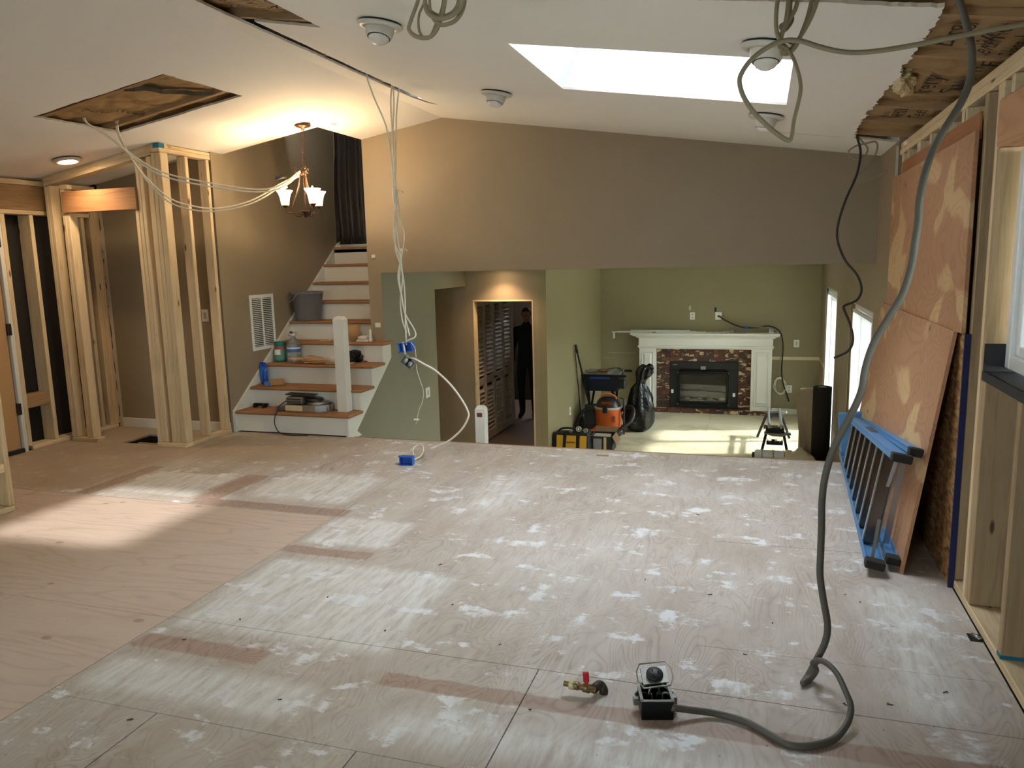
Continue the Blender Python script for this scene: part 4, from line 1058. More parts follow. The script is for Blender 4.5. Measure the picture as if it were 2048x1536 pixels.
# ------------------------------------------------------------------ cables
M_ROMEX = plain('beige_cable_sheath', (146,133,107), .5)
M_ROMEXW = plain('white_cable_sheath', (222,218,200), .45)
M_GREYC = plain('grey_service_cable', (90,85,76), .5)
M_BLACKC = plain('black_cable_sheath', (34,30,30), .45)
def YP(pts):
    """(x, y, depth) pixels with sparse depths -> points"""
    n = len(pts); ds = [(i, p[2]) for i, p in enumerate(pts) if len(p) > 2]; out = []
    for i, p in enumerate(pts):
        lo = max([d for d in ds if d[0] <= i], default=ds[0]); hi = min([d for d in ds if d[0] >= i], default=ds[-1])
        t = 0 if hi[0] == lo[0] else (i-lo[0])/(hi[0]-lo[0])
        out.append(PY(p[0], p[1], lo[1]+(hi[1]-lo[1])*t))
    return out
def cable(name, pts, r, m, label, n=7, flat=1.0, parent=None):
    mb = MB().tube(spline(pts, n), r, 10, False, True, flat)
    o = mb.build(name, m, parent)
    if not parent: tag(o, label, 'cable')
    return o
# thick grey range cable and its box
gp = YP([(1915,-12,3.06),(1936,60),(1944,110),(1940,160),(1922,205),(1893,252),(1866,300),(1849,350),(1839,400),(1836,445),(1829,490),(1822,535),(1804,590),(1774,640),(1746,690),(1730,740),(1722,785),(1694,845),(1667,898),(1651,950),(1644,1000),(1643,1060),(1641,1110),(1640,1150),(1646,1195),(1655,1250),(1650,1285),(1632,1322),(1616,1352,2.83)])
gp += [PZ(1606,1368,.014), PZ(1622,1355,.02), PY(1631,1340,2.80), PY(1627,1326,2.78), PY(1645,1322,2.76), PY(1672,1345,2.70), PY(1692,1385,2.62), PY(1702,1415,2.58), PZ(1694,1448,.03), PZ(1668,1478,.016), PZ(1625,1491,.014), PZ(1580,1490,.014), PZ(1540,1470,.014), PZ(1490,1443,.014), PZ(1430,1427,.016), PZ(1380,1420,.03), PZ(1343,1415,.045)]
cable('range_cable', gp, .0125, M_GREYC, 'thick grey cable sweeping from the ceiling past the ladder to the floor', 6, .8)
rb = thing('range_receptacle', (-.31,2.50,0), 'black four-prong range outlet dangling over an open metal box on the floor', 'electrical box')
c = PZ(1310,1420,0); ax = Vector((1,.28,0)).normalized(); ay = Vector((-ax.y,ax.x,0)); az = Vector((0,0,1))
bx = MB(); hx, hy, hz = .052, .058, .035
for s_ in (-1,1):
    bx.obb(c+ax*(s_*hx)+az*hz, (ax,ay,az), (.002,hy,hz)); bx.obb(c+ay*(s_*hy)+az*hz, (ax,ay,az), (hx,.002,hz))
bx.obb(c+az*.003, (ax,ay,az), (hx,hy,.003)); bx.build('box', M_BLACKM, rb)
rim = MB()
for s_ in (-1,1):
    rim.obb(c+ax*(s_*hx)+az*(hz*2), (ax,ay,az), (.005,hy+.004,.0015)); rim.obb(c+ay*(s_*hy)+az*(hz*2), (ax,ay,az), (hx+.004,.005,.0015))
rim.build('rim', M_STEEL, rb)
tc = c+Vector((-.005,.02,.118)); tx = (ax+Vector((0,0,.12))).normalized(); tz = (az-ay*.35).normalized(); ty = tz.cross(tx).normalized()
MB().obb(tc, (tx,ty,tz), (.045,.036,.002), .001).build('yoke', M_STEEL, rb)
ring = [tc+tx*(math.copysign(.052,a))+ty*b for a, b in ((1,-.03),(1,.03),(-1,.03),(-1,-.03))]
yk = MB().tube([tc+tx*a+ty*b+tz*.004 for a, b in ((.06,-.02),(.06,.02),(.045,.052),(-.045,.052),(-.06,.02),(-.06,-.02),(-.045,-.052),(.045,-.052))], .003, 6, True)
yk.build('strap', M_STEEL, rb)
MB().lathe([(.001,-.03),(.026,-.03),(.029,.0),(.029,.010),(.026,.013),(.001,.013)], tc, 24, tz).build('socket', M_BLACK, rb)
for k in range(3): a = k*2.1; MB().obb(tc+tx*(.013*math.cos(a))+ty*(.013*math.sin(a))+tz*.0132, (tx,ty,tz), (.002,.006,.001)).build('slot', plain('slot_void', (4,4,4), .9) if 'slot_void' not in bpy.data.materials else bpy.data.materials['slot_void'], rb)
for k in range(4):
    a = c+ax*(-.03+.02*k)+az*.01; b = tc-tz*.03+tx*(-.012+.008*k)
    MB().tube(spline([a,a+az*.04+ay*.02,(a+b)/2+ax*(.03*(k-1.5)),b], 6), .004, 6).build('wire', M_STEEL if k % 2 else M_BLACKC, rb)
MB().obb(c-ax*(hx+.012)+az*.035, (ax,ay,az), (.012,.012,.012), .003).build('clamp', M_STEEL, rb)
MB().obb(c+ax*(hx+.010)+az*.04, (ax,ay,az), (.012,.016,.014), .003).build('clamp', M_STEEL, rb)
# gas stub with red valve
gv = thing('gas_valve', (-.58,2.55,0), 'brass gas stub with a red lever valve lying on the floor', 'valve')
v0, v1 = PZ(1192,1385,.022), PZ(1131,1372,.03); d = (v1-v0).normalized()
M_BRASS = plain('tarnished_brass', (132,112,76), .4, .7); M_IRON = plain('black_iron', (66,58,50), .55, .5)
e = PZ(1207,1386,.0); MB().tube(spline([Vector((e.x,e.y,-.004)),Vector((e.x,e.y,.014)),e+Vector((-.014,.0,.030)),v0+d*.01+Vector((0,0,.010))], 5), .0165, 12).build('elbow', M_IRON, gv)
L_ = (v1-v0).length; b0 = v0+Vector((0,0,.010))
MB().lathe([(.013,.0),(.013,.02),(.017,.022),(.017,.045),(.012,.05),(.012,.06),(.015,.062),(.015,.085),(.010,.088),(.010,.118),(.001,.119)], b0, 8, d).build('body', M_BRASS, gv)
MB().lathe([(.0165,.078),(.0165,.098)], b0, 6, d, True, True).build('nut', plain('cream_nut', (206,196,150), .4, .3), gv)
hb_ = b0+d*.035+Vector((0,0,.016)); MB().obb(hb_+Vector((0,0,.008)), ((1,0,0),(0,1,0),(0,0,1)), (.006,.006,.012), .002).obb(hb_+Vector((0,-.004,.028)), ((1,0,.1),(0,1,.2),(0,-.2,1)), (.011,.005,.022), .003).build('lever', plain('red_enamel', (196,34,44), .4), gv)

# black cable stub and beige loops at the far ceiling corner
bp = YP([(1713,270,6.12),(1721,305),(1713,350),(1692,398),(1677,445),(1675,480),(1690,520),(1714,550),(1723,578),(1714,600),(1690,611),(1688,619),(1700,648),(1706,680),(1696,702),(1668,716,5.95)])
cable('black_cable', bp, .0085, M_BLACKC, 'black cable hanging in curves from the torn ceiling corner')
lp = YP([(1716,272,6.13),(1726,285),(1735,296),(1731,310),(1715,318),(1700,312),(1698,302),(1712,292),(1735,286),(1752,284),(1754,300),(1742,325),(1722,345),(1705,358),(1704,365),(1720,366),(1745,358),(1775,340,6.1)])
cable('beige_cable', lp, .0065, M_ROMEX, 'beige cable in loose loops beside the black cable', 6)
# four white wires from the ridge slit, twisted together, with boxes at the end
W_ = []
base = [(800,560),(803,600),(806,622)]
def slitp(x, y): 
    d_ = ray(x, y); n_ = Vector((MR,0,1)); t = (ZR+MR*XRIDGE - n_.dot(EYEP))/n_.dot(d_); return EYEP+d_*t
hang = [[(720,150),(748,195),(770,250),(783,310),(788,370),(791,420),(795,470),(803,520),(804,560),(800,600),(806,640),(813,665)],
        [(779,173),(780,210),(786,280),(789,340),(791,390),(788,440),(790,480),(800,520),(798,560),(806,600),(812,640),(818,672)],
        [(787,175),(788,215),(787,280),(788,350),(795,400),(802,440),(808,470),(802,510),(797,550),(801,580),(808,625),(832,668),(815,682)],
        [(800,180),(795,220),(791,280),(790,340),(788,385),(793,430),(789,465),(792,500),(802,530),(806,560),(810,600),(812,640),(812,690)]]
for i, hp in enumerate(hang):
    s0 = slitp(*hp[0]); pts = [Vector((-2.665,s0.y+.02,zc(-2.665)+.05)), Vector((-2.665,s0.y,zc(-2.665)-.01))]
    pts += [PY(x, y, s0.y+(5.45-s0.y)*min(1,(k+1)/5)) + Vector((0,.012*math.sin(k*1.9+i*1.6),0)) for k, (x, y) in enumerate(hp[1:])]
    cable('hanging_wire', pts, .0058, M_ROMEXW, ['white cable leaving the ridge slit farthest to the left','thin white cable from the middle of the slit, leftmost of the close trio','white cable from the slit, middle of the close trio','white cable from the slit, rightmost of the close trio'][i], 6)
for nm, (x, y), s_ in (('tie',(792,383),.0),('tie',(802,500),.0)):
    q = PY(x, y, 5.45); t = MB().lathe([(.017,-.012),(.018,.0),(.017,.012)], q, 12).tube([q, q+Vector((.04,0,.005)), q+Vector((.055,0,-.01))], .004, 6)
    tag(t.build('masking_tape_tie', plain('cream_tape', (222,212,180), .7) if 'cream_tape' not in bpy.data.materials else bpy.data.materials['cream_tape']), 'cream tape tie holding the hanging white cables, %s one' % ('upper' if y < 450 else 'lower'), 'tape')
def nail_box(c, ax_, label, s_=1.0):
    o = thing('blue_box', c, label, 'electrical box')
    x_, y_, z_ = [Vector(a).normalized() for a in ax_]; h = (.05*s_,.032*s_,.033*s_)
    m = MB()
    m.obb(c+y_*h[1], (x_,y_,z_), (h[0],.002,h[2])); 
    for sg in (-1,1): m.obb(c+x_*(sg*h[0]), (x_,y_,z_), (.002,h[1],h[2])); m.obb(c+z_*(sg*h[2]), (x_,y_,z_), (h[0],h[1],.002))
    m.build('shell', M_BLUE, o)
    t = MB()
    for sg in (-1,1): t.obb(c+z_*(sg*h[2])-x_*(h[0]+.008), (x_,y_,z_), (.008,h[1]*.5,.004))
    t.build('tab', M_BLUE, o)
    return o
cA = PY(813,694,5.45); nail_box(cA, ((1,.1,.12),(-.1,1,0),(-.12,0,1)), 'blue plastic box hanging at the end of the twisted cables', 1.05)
cB = PY(817,724,5.40); mbx = thing('metal_outlet_box', cB, 'grey metal outlet box hanging under the blue plastic box', 'electrical box')
X_, Y_, Z_ = Vector((.80,.0,-.60)), Vector((.35,.75,.5)), None; Y_ = (Vector((.1,-1,.2))-X_*Vector((.1,-1,.2)).dot(X_)).normalized(); Z_ = X_.cross(Y_)
m = MB(); h = (.052,.022,.036)
m.obb(cB-Y_*h[1], (X_,Y_,Z_), (h[0],.002,h[2]))
for sg in (-1,1): m.obb(cB+X_*(sg*h[0]), (X_,Y_,Z_), (.003,h[1],h[2])); m.obb(cB+Z_*(sg*h[2]), (X_,Y_,Z_), (h[0],h[1],.003))
m.build('shell', M_STEEL, mbx)
for sg in (-1,1): MB().lathe([(.019,-.01),(.020,.012),(.014,.017),(.001,.018)], cB+X_*(sg*.024), 16, Y_).build('socket', M_ALU, mbx)
MB().obb(cB, (X_,Y_,Z_), (.006,.012,.03), .002).build('yoke', M_BLACKM, mbx)
cable('white_cable', YP([(806,684,5.44),(813,712,5.42),(830,718),(848,728),(872,742),(900,768),(922,797),(936,823),(936,836),(924,858),(900,880),(875,892),(858,899,5.38)])+[PZ(848,905,.012),PZ(838,915,.014),PZ(825,920,.02)], .0078, M_ROMEXW, 'white cable arcing from the metal box down to the floor', 6)
cC = PZ(814,921,.034); fbx = nail_box(cC, ((1,.15,0),(-.15,1,0),(0,0,1)), 'blue plastic box lying on the floor near the drop', 1.0)
cable('white_cable', [PZ(828,912,.03),PZ(826,898,.06),PZ(836,890,.07),PZ(846,892,.07),PZ(846,905,.03),PZ(838,916,.02)], .005, M_ROMEXW, 'short white cable tail curling out of the floor box', 6)
cable('thin_string', YP([(822,684,5.43),(831,700),(833,735),(840,760),(847,783),(845,803),(838,820),(834,838,5.40)]), .0022, M_ROMEXW, 'thin white pull string hanging below the outlet box', 5)
st_ = PY(833,839,5.40); tag(MB().lathe([(.001,-.004),(.006,-.003),(.006,.003),(.001,.004)], st_, 8, (1,0,0)).obb(st_, ((1,0,0),(0,1,0),(0,0,1)), (.022,.006,.006), .002).tube([st_, st_+Vector((.006,0,-.02)), st_+Vector((-.008,0,-.035))], .002, 5).build('string_toggle', M_ROMEXW), 'small white toggle knotted on the pull string', 'toggle')
# supply pairs from the left ceiling hole to the chandelier
s1 = [(168,240,4.62),(200,262),(240,290),(272,315),(310,338),(350,352),(400,362),(450,371),(500,378),(540,377),(570,365),(590,350),(600,342,5.97)]
s2 = [(232,252,4.84),(240,278),(262,315),(290,352),(320,382),(350,402),(385,412),(420,417),(460,413),(500,402),(530,387),(560,368),(598,350,5.97)]
lbl = ['upper white cable sagging from the left ceiling hole to the chandelier','second white cable just below the topmost one to the chandelier','lower white cable sagging deepest from the left ceiling hole to the chandelier','lowest white cable of the pairs leading to the chandelier']
k = 0
for s_ in (s1, s2):
    for dx, dy in ((0,0),(4,7)):
        pts = YP([(x+dx*math.sin(i*.7+1), y+dy*(1-abs(i-6)/9), *rest) for i, (x, y, *rest) in enumerate(s_)])
        pts = [pts[0]+Vector((.05,-.03,.09))]+pts
        cable('supply_cable', pts, .0062, M_ROMEXW, lbl[k], 6); k += 1
# coil hanging from the top edge
c0_ = slitp(868,-30)
def loopy(pts, Yd): return [PY(x, y, Yd) for x, y in pts]
cable('cable_coil', loopy([(842,-40),(836,0),(822,40),(818,60),(835,74),(862,73),(880,45),(890,0),(888,-40)],3.00)+loopy([(860,-45),(850,0),(838,30),(838,60),(848,76),(862,72),(872,50),(885,15),(893,-40)],3.03), .0085, M_ROMEX, 'beige cable coil hanging at the top edge, front loops', 6, .55)
cable('cable_coil', loopy([(848,-40),(850,0),(855,25),(880,38),(910,28),(926,5),(926,-40)],2.98)+loopy([(915,-45),(918,0),(905,25),(880,32),(858,18),(846,-10),(848,-40)],3.06)+loopy([(858,-45),(860,15),(868,40),(885,50),(912,40),(928,10),(930,-40)],3.00), .0085, M_ROMEX, 'beige cable coil hanging at the top edge, wide rear loops', 6, .55)
# knotted bundle over the skylight
kb = [[(1560,-30),(1553,20),(1553,60),(1562,85),(1575,100),(1560,108)],[(1580,-30),(1575,20),(1570,50),(1562,80),(1568,105),(1582,98)],[(1600,-30),(1592,15),(1575,45),(1562,70),(1560,90),(1572,100)],[(1640,-30),(1630,15),(1612,55),(1592,85),(1575,105),(1558,92)],[(1630,-30),(1618,25),(1606,60),(1590,95),(1570,108),(1556,85)],[(1582,-30),(1580,20),(1584,40),(1570,60),(1562,52),(1578,44)]]
kl = ['leftmost strand of the knotted beige cables','second strand of the knotted beige cables','crossing strand of the knotted beige cables','rightmost strand of the knotted beige cables','inner right strand of the knotted beige cables','short knotted strand at the top of the beige cables']
for i, pp in enumerate(kb): cable('knotted_cable', loopy(pp, 3.02+.012*i), .0075, M_ROMEX, kl[i], 6, .6)
cable('knotted_cable', YP([(2060,47,2.90),(1980,60),(1900,76),(1830,90),(1770,100),(1720,105),(1680,103),(1640,94),(1600,82),(1565,82),(1530,98),(1502,120),(1484,145),(1479,165),(1488,195),(1508,225),(1535,252),(1560,272),(1578,281),(1584,270),(1588,240),(1600,190),(1600,160),(1590,125),(1578,100,3.02)]), .0085, M_ROMEX, 'long beige cable looping below the knot and running to the right wall', 6, .7)
# ------------------------------------------------------------------ blue step ladder lying on its side
ld = thing('step_ladder', (.62,5.0,0), 'folded blue fibreglass step ladder lying on its side by the leaning plywood', 'ladder')
M_FIB = plain('blue_fibreglass', (82,132,178), .5); M_STEPW = plain('reflect_brown_tread', (116,104,94), .22, .8); M_FOOT = plain('dirty_black_rubber', (40,37,34), .85)  # step aluminium browned to carry the plywood's reflection; lips stay bright
def pt(a, b, t): return Vector(a)+(Vector(b)-Vector(a))*t
# front section: lower rail on the floor, upper rail near the wall; rear section behind it
FL0, FL1 = Vector((.556,3.93,.045)), Vector((.628,6.12,.045))
FU0, FU1 = Vector((.650,3.93,.600)), Vector((.668,6.12,.345))
RL0, RL1 = Vector((.648,4.02,.040)), Vector((.700,6.05,.040))
RU0, RU1 = Vector((.716,3.98,.620)), Vector((.738,6.05,.352))
def rail(p0, p1, w, t, outv):
    """C-channel rail"""
    p0, p1 = Vector(p0), Vector(p1); d = (p1-p0).normalized(); up_ = Vector(outv); up_ = (up_-d*up_.dot(d)).normalized(); sd = d.cross(up_)
    m = MB(); m.obb((p0+p1)/2, (d,sd,up_), ((p1-p0).length/2,w/2,.003))
    for s_ in (-1,1): m.obb((p0+p1)/2+sd*(s_*(w/2-.002))-up_*(t/2), (d,sd,up_), ((p1-p0).length/2,.002,t/2))
    return m
upf = (FU0-FL0).normalized()
for p0, p1, o_ in ((FL0,FL1,-upf),(FU0,FU1,upf)): rail(p0, p1, .082, .028, o_).build('front_rail', M_FIB, ld)
for p0, p1, o_ in ((RL0,RL1,-upf),(RU0,RU1,upf)): rail(p0, p1, .055, .024, o_).build('rear_rail', M_FIB, ld)
for p0, p1, w, o_ in ((FL0,FL1,.09,-upf),(FU0,FU1,.09,upf),(RL0,RL1,.062,-upf),(RU0,RU1,.062,upf)):
    d = (p1-p0).normalized(); sd = d.cross(o_).normalized()
    MB().obb(p0-d*.012-o_*.012, (d,sd,sd.cross(d)), (.03,w/2,.021), .005).build('rubber_foot', M_FOOT, ld)
for i in range(7):
    t = .13+i*.115; a, b = pt(FL0,FL1,t), pt(FU0,FU1,t); dd = (b-a).normalized(); dep = Vector((1,.02,-.1)).normalized()
    st_ = MB(); c_ = (a+b)/2; ay_ = dep.cross(dd).normalized()
    st_.obb(c_, (dd,dep,ay_), ((b-a).length/2-.004,.036,.0015)); 
    st_ = st_.build('step', M_STEPW, ld)
    for s_ in (-1,1): MB().obb(c_+dep*(s_*.036)+ay_*.01, (dd,dep,ay_), ((b-a).length/2-.004,.003,.012)).build('lip', M_ALU, st_)
for i in range(6):
    t = .12+i*.15; a, b = pt(RL0,RL1,t), pt(RU0,RU1,t); MB().bar(a, b, .03, .006, (1,0,0)).build('rear_brace', M_ALU, ld)
for t0_, t1_ in ((.04,.13),(.15,.245),(.26,.36)):
    for (A0,A1,B0,B1) in ((FL0,FL1,FU0,FU1),):
        MB().bar(pt(A0,A1,t0_)+upf*.0, pt(A0,A1,t0_)+(pt(B0,B1,t1_)-pt(A0,A1,t0_))*.35, .016, .004, (1,0,0)).build('knee_brace', M_ALU, ld)
        MB().bar(pt(B0,B1,t0_), pt(B0,B1,t0_)+(pt(A0,A1,t1_)-pt(B0,B1,t0_))*.35, .016, .004, (1,0,0)).build('knee_brace', M_ALU, ld)
MB().obb((FL1+FU1+RL1+RU1)/4+Vector((-.01,.03,0)), ((0,1,0),(1,0,.1),(-.1,0,1)), (.03,.09,.185), .008).build('top_cap', M_FIB, ld)
MB().obb(pt(FU0,FU1,.55)+upf*.004, ((FU1-FU0),Vector((1,0,0)),upf), (.16,.03,.001)).build('warning_label', plain('worn_label', (70,74,80), .6), ld)
# yellow spirit level behind the ladder end
yl = thing('spirit_level', (.70,6.20,ZL), 'yellow spirit level standing on end behind the ladder', 'level')
a, b = Vector((.79,6.24,-.60)), PY(1696,832,6.24)
m = MB(); dd = (b-a).normalized(); m.bar(a, b, .012, .03, (1,0,0)); m.bar(a+Vector((.05,0,0)), b+Vector((.05,0,0)), .012, .03, (1,0,0)); m.bar(b, b+Vector((.05,0,0)), .012, .03); m.bar(a, a+Vector((.05,0,0)), .012, .03)
m.build('rails', plain('yellow_enamel', (212,164,40), .4), yl); MB().bar(pt(a,b,.4), pt(a,b,.4)+Vector((.05,0,0)), .02, .02).build('vial', M_GLASS, yl)

# ------------------------------------------------------------------ rolls by the patio door
M_KPAPER = plain('brown_floor_paper', (168,150,122), .75); M_TAR = plain('black_roofing_felt', (26,20,17), .9)
kr = thing('paper_roll', (.60,10.06,ZL), 'light brown floor-paper roll standing on end by the patio door', 'paper roll')
def spiral(cx, cy, r0, r1, turns, z0, z1, lean=(0,0), seg=36):
    vv = []; n = int(turns*seg)
    for i in range(n+1):
        t = i/n; a = 2*math.pi*turns*t; rr = r0+(r1-r0)*t
        x, y = cx+rr*math.cos(a), cy+rr*math.sin(a); vv += [(x,y,z0),(x+lean[0],y+lean[1],z1)]
    m = MB(); m.smooth = True; m.add(vv, [(2*i,2*i+2,2*i+3,2*i+1) for i in range(n)]); return m
o = spiral(.60,10.06,.06,.125,4.2,ZL,-.10).build('paper', M_KPAPER, kr, recalc=False)
o.modifiers.new('thickness','SOLIDIFY').thickness = .003
fl_ = MB(); fl_.smooth = True; vv = []
p0, p1 = PY(1591,790,9.93), PY(1602,910,9.93)
for j in range(7):
    t = j/6; xl = p1.x+(p0.x-p1.x)*t; z = -.94+(p0.z+.94)*t
    for i in range(7): s_ = i/6; vv.append((xl+(.66-xl)*s_, 9.93+.03*math.sin(s_*3.1)-.02*s_, z))
fl_.add(vv, [(j*7+i,j*7+i+1,(j+1)*7+i+1,(j+1)*7+i) for j in range(6) for i in range(6)])
o = fl_.build('loose_flap', M_KPAPER, kr, recalc=False); o.modifiers.new('thickness','SOLIDIFY').thickness = .003
tr_ = thing('felt_roll', (.72,9.80,ZL), 'black roofing-felt roll standing in front of the brown paper roll', 'felt roll')
o = spiral(.725,9.82,.05,.112,5.3,ZL,-.03,(.0,0)).build('felt', M_TAR, tr_, recalc=False); o.modifiers.new('thickness','SOLIDIFY').thickness = .003
MB().lathe([(.05,0),(.048,.0),(.048,.92),(.05,.92)], (.725,9.82,ZL), 20).build('core', M_KPAPER, tr_)
# crumpled cloth at their foot
dc = MB(); dc.smooth = True; vv = []; N_ = 26
for j in range(N_+1):
    for i in range(N_+1):
        x, y = .28+.42*i/N_, 9.55+.34*j/N_; e_ = min(i,N_-i,j,N_-j)/5; e_ = min(1,e_)
        vv.append((x,y,ZL+.006+max(0,e_*(.11+.09*noise.noise(Vector((x*9,y*9,1)))+.05*noise.noise(Vector((x*24,y*24,3)))))))
dc.add(vv, [(j*(N_+1)+i,j*(N_+1)+i+1,(j+1)*(N_+1)+i+1,(j+1)*(N_+1)+i) for j in range(N_) for i in range(N_)])
o = dc.build('drop_cloth', plain('canvas_cloth', (196,184,160), .9), recalc=False); tag(o, 'crumpled pale drop cloth at the foot of the rolls', 'cloth'); o.modifiers.new('thickness','SOLIDIFY').thickness = .004
# tube light casing along the wall
tag(MB().bar((.80,10.2,ZL+.03),(.83,11.7,ZL+.03),.03,.03).bar((.80,10.2,ZL+.10),(.83,11.7,ZL+.10),.03,.03).bar((.80,10.3,ZL+.015),(.80,10.3,ZL+.11),.02,.02).bar((.83,11.6,ZL+.015),(.83,11.6,ZL+.11),.02,.02).build('baseboard_heater', M_CANW), 'long pale baseboard heater pipe under the patio door', 'heater')

# ------------------------------------------------------------------ folding work stand
ws = thing('work_stand', (.19,10.5,ZL), 'black folding saw stand with twin aluminium rails on the sunken floor', 'saw stand')
YF_, YN_ = 11.0, 10.05
zt_n = PY(1548,880,YN_).z; zt_f = PY(1548,843,YF_).z
xl, xr2 = PY(1537,860,10.5).x, PY(1560,860,10.5).x
for x in (xl, xr2): MB().cbox(x-.014,x+.014,YN_-.08,YF_+.08,-.60,-.545,.004).build('rail', M_ALU, ws)
def trestle(Y, spread):
    cx = (xl+xr2)/2
    MB().cbox(cx-.11,cx+.11,Y-.025,Y+.025,-.66,-.60,.006).build('yoke', M_BLACK, ws)
    for s_ in (-1,1): MB().bar((cx+s_*.09,Y,-.61),(cx+s_*spread,Y+.0,ZL+.002),.032,.032).build('leg', M_BLACK, ws)
    MB().bar((cx-spread*.62,Y,-.80),(cx+spread*.62,Y,-.80),.05,.02).build('crossbar', M_BLACK, ws)
    for s_ in (-1,1): MB().bar((cx+s_*.055,Y-.02,-.79),(cx+s_*.10,Y-.02,-.745),.008,.008).build('strut', M_ALU, ws)
trestle(YN_, .16); trestle(YF_, .21)
def plate(Y, px0, px1, py_, nm):
    a, b = PY(px0,py_,Y), PY(px1,py_,Y); z = (a.z+b.z)/2; cx = (a.x+b.x)/2
    MB().cbox(a.x,b.x,Y-.05,Y+.05,z-.012,z+.004,.003).prism([(a.x+.03,Y-.03,z-.012),(b.x-.03,Y-.03,z-.012),(b.x-.10,Y-.03,z-.04),(a.x+.10,Y-.03,z-.04)],(0,.06,0)).build(nm, M_STEEL, ws)
    MB().cbox(cx-.018,cx+.018,Y-.018,Y+.018,-.66,z-.03,.004).build('post', M_BLACK, ws)
    MB().lathe([(.001,-.02),(.014,-.02),(.014,.02),(.001,.02)], (cx-.05,Y-.02,z-.09), 10, (1,0,0)).tube([(cx-.05,Y-.02,z-.09),(cx,Y,z-.09)], .006, 6).build('knob', M_BLACK, ws)
plate(YN_-.02, 1528, 1582, 866, 'support_plate'); plate(YF_+.1, 1524, 1574, 822, 'support_plate')
tb = thing('metal_tray', (.19,9.86,ZL), 'bright folded metal tray on the floor under the saw stand', 'tray')
MB().cbox(-.03,.42,9.72,9.98,ZL+.002,ZL+.075,.02).build('tray', plain('pale_sheet_metal', (206,210,214), .35, .2), tb)
for x in (.06,.19,.32): MB().cbox(x-.006,x+.006,9.715,9.985,ZL+.004,ZL+.082,.003).build('rib', M_STEEL, tb)
MB().cbox(-.06,-.03,9.80,9.90,ZL+.01,ZL+.06,.006).build('grip', M_BLACK, tb)

# ------------------------------------------------------------------ black rubbish bag
def bag_mat():
    M = Mat('black_poly_bag', .18); M.color(lin((14,14,15))); n = M.noise(M.coord('Object',(5,5,3)), 2, 4, .6, 1.2); M.bump(n, .7, .05); return M.m
rbg = MB(); rbg.smooth = True; vv = []; S_, R_ = 48, 34; bc = Vector((-1.64,11.08,ZL))
prof = [(0,.10),(.04,.17),(.12,.205),(.25,.215),(.38,.20),(.50,.165),(.60,.12),(.68,.075),(.72,.055),(.76,.07),(.82,.10),(.88,.12),(.93,.10),(.96,.06)]
def rp(h):
    for (h0,r0),(h1,r1) in zip(prof, prof[1:]):
        if h0 <= h <= h1: t = (h-h0)/(h1-h0); return r0+(r1-r0)*t
    return prof[-1][1]
for j in range(R_+1):
    h = .96*j/R_; r0 = rp(h)
    for i in range(S_):
        a = 2*math.pi*i/S_; f = 1+(.10+.22*(h > .62))*math.sin(a*9+h*4+2*noise.noise(Vector((math.cos(a),math.sin(a),h*3))))*.6+.28*noise.noise(Vector((math.cos(a)*1.6,math.sin(a)*1.6,h*4)))
        lean = .16*max(0,h-.68)*2.0
        vv.append(bc+Vector((math.cos(a)*r0*f+lean, math.sin(a)*r0*f*.9, h+.03*(h > .8)*math.sin(a*2))))
rbg.add(vv, [(j*S_+i,j*S_+(i+1)%S_,(j+1)*S_+(i+1)%S_,(j+1)*S_+i) for j in range(R_) for i in range(S_)]+[tuple(range(S_))[::-1], tuple(R_*S_+i for i in range(S_))])
tag(rbg.build('rubbish_bag', bag_mat()), 'shiny black rubbish bag tied at the neck on the sunken floor', 'bag')

# ------------------------------------------------------------------ shop vacuum
sv = thing('shop_vacuum', (-2.06,10.84,ZL), 'orange and black shop vacuum with a ribbed black hose', 'vacuum')
M_ORANGE = plain('orange_plastic', (206,98,40), .45)
vc = Vector((-2.06,10.84,ZL))
MB().lathe([(.001,.07),(.17,.07),(.178,.09),(.19,.34),(.196,.36),(.196,.375)], vc, 32).build('drum', M_ORANGE, sv)
MB().lathe([(.200,.372),(.203,.385),(.196,.395),(.185,.40)], vc, 32).build('band', plain('pale_rim', (170,162,148), .5), sv)
MB().lathe([(.185,.398),(.178,.42),(.155,.475),(.12,.515),(.07,.53),(.001,.532)], vc, 32).build('motor_head', M_BLACK, sv)
MB().tube(spline([vc+Vector((-.11,-.03,.51)),vc+Vector((-.08,-.03,.565)),vc+Vector((.02,-.03,.575)),vc+Vector((.10,-.02,.545)),vc+Vector((.12,-.02,.50))],5),.014,8).build('handle', M_ORANGE, sv)
gq = MB()
for i in range(6): gq.obb(vc+Vector((-.05+.02*i,-.165,.44)), ((1,0,0),(0,1,.5),(0,-.5,1)), (.006,.004,.032))
gq.obb(vc+Vector((0,-.150,.445)), ((1,0,0),(0,1,.5),(0,-.5,1)), (.075,.006,.045), .003); gq.build('intake_grille', plain('dark_orange', (150,66,28), .5), sv)
MB().cbox(vc.x-.045,vc.x+.025,vc.y-.215,vc.y-.17,vc.z+.33,vc.z+.42,.006).build('latch', M_BLACK, sv)
MB().cbox(vc.x+.10,vc.x+.14,vc.y-.185,vc.y-.14,vc.z+.20,vc.z+.28,.004).build('clip', M_ORANGE, sv)
MB().box(vc.x-.21,vc.x+.21,vc.y-.21,vc.y+.21,vc.z+.05,vc.z+.085).build('dolly', M_ORANGE, sv)
for sx in (-1,1):
    for sy in (-1,1): MB().lathe([(.001,-.018),(.03,-.018),(.034,0),(.03,.018),(.001,.018)], vc+Vector((sx*.19,sy*.19,.034)), 14, (1,.3,0)).build('caster', M_BLACK, sv)
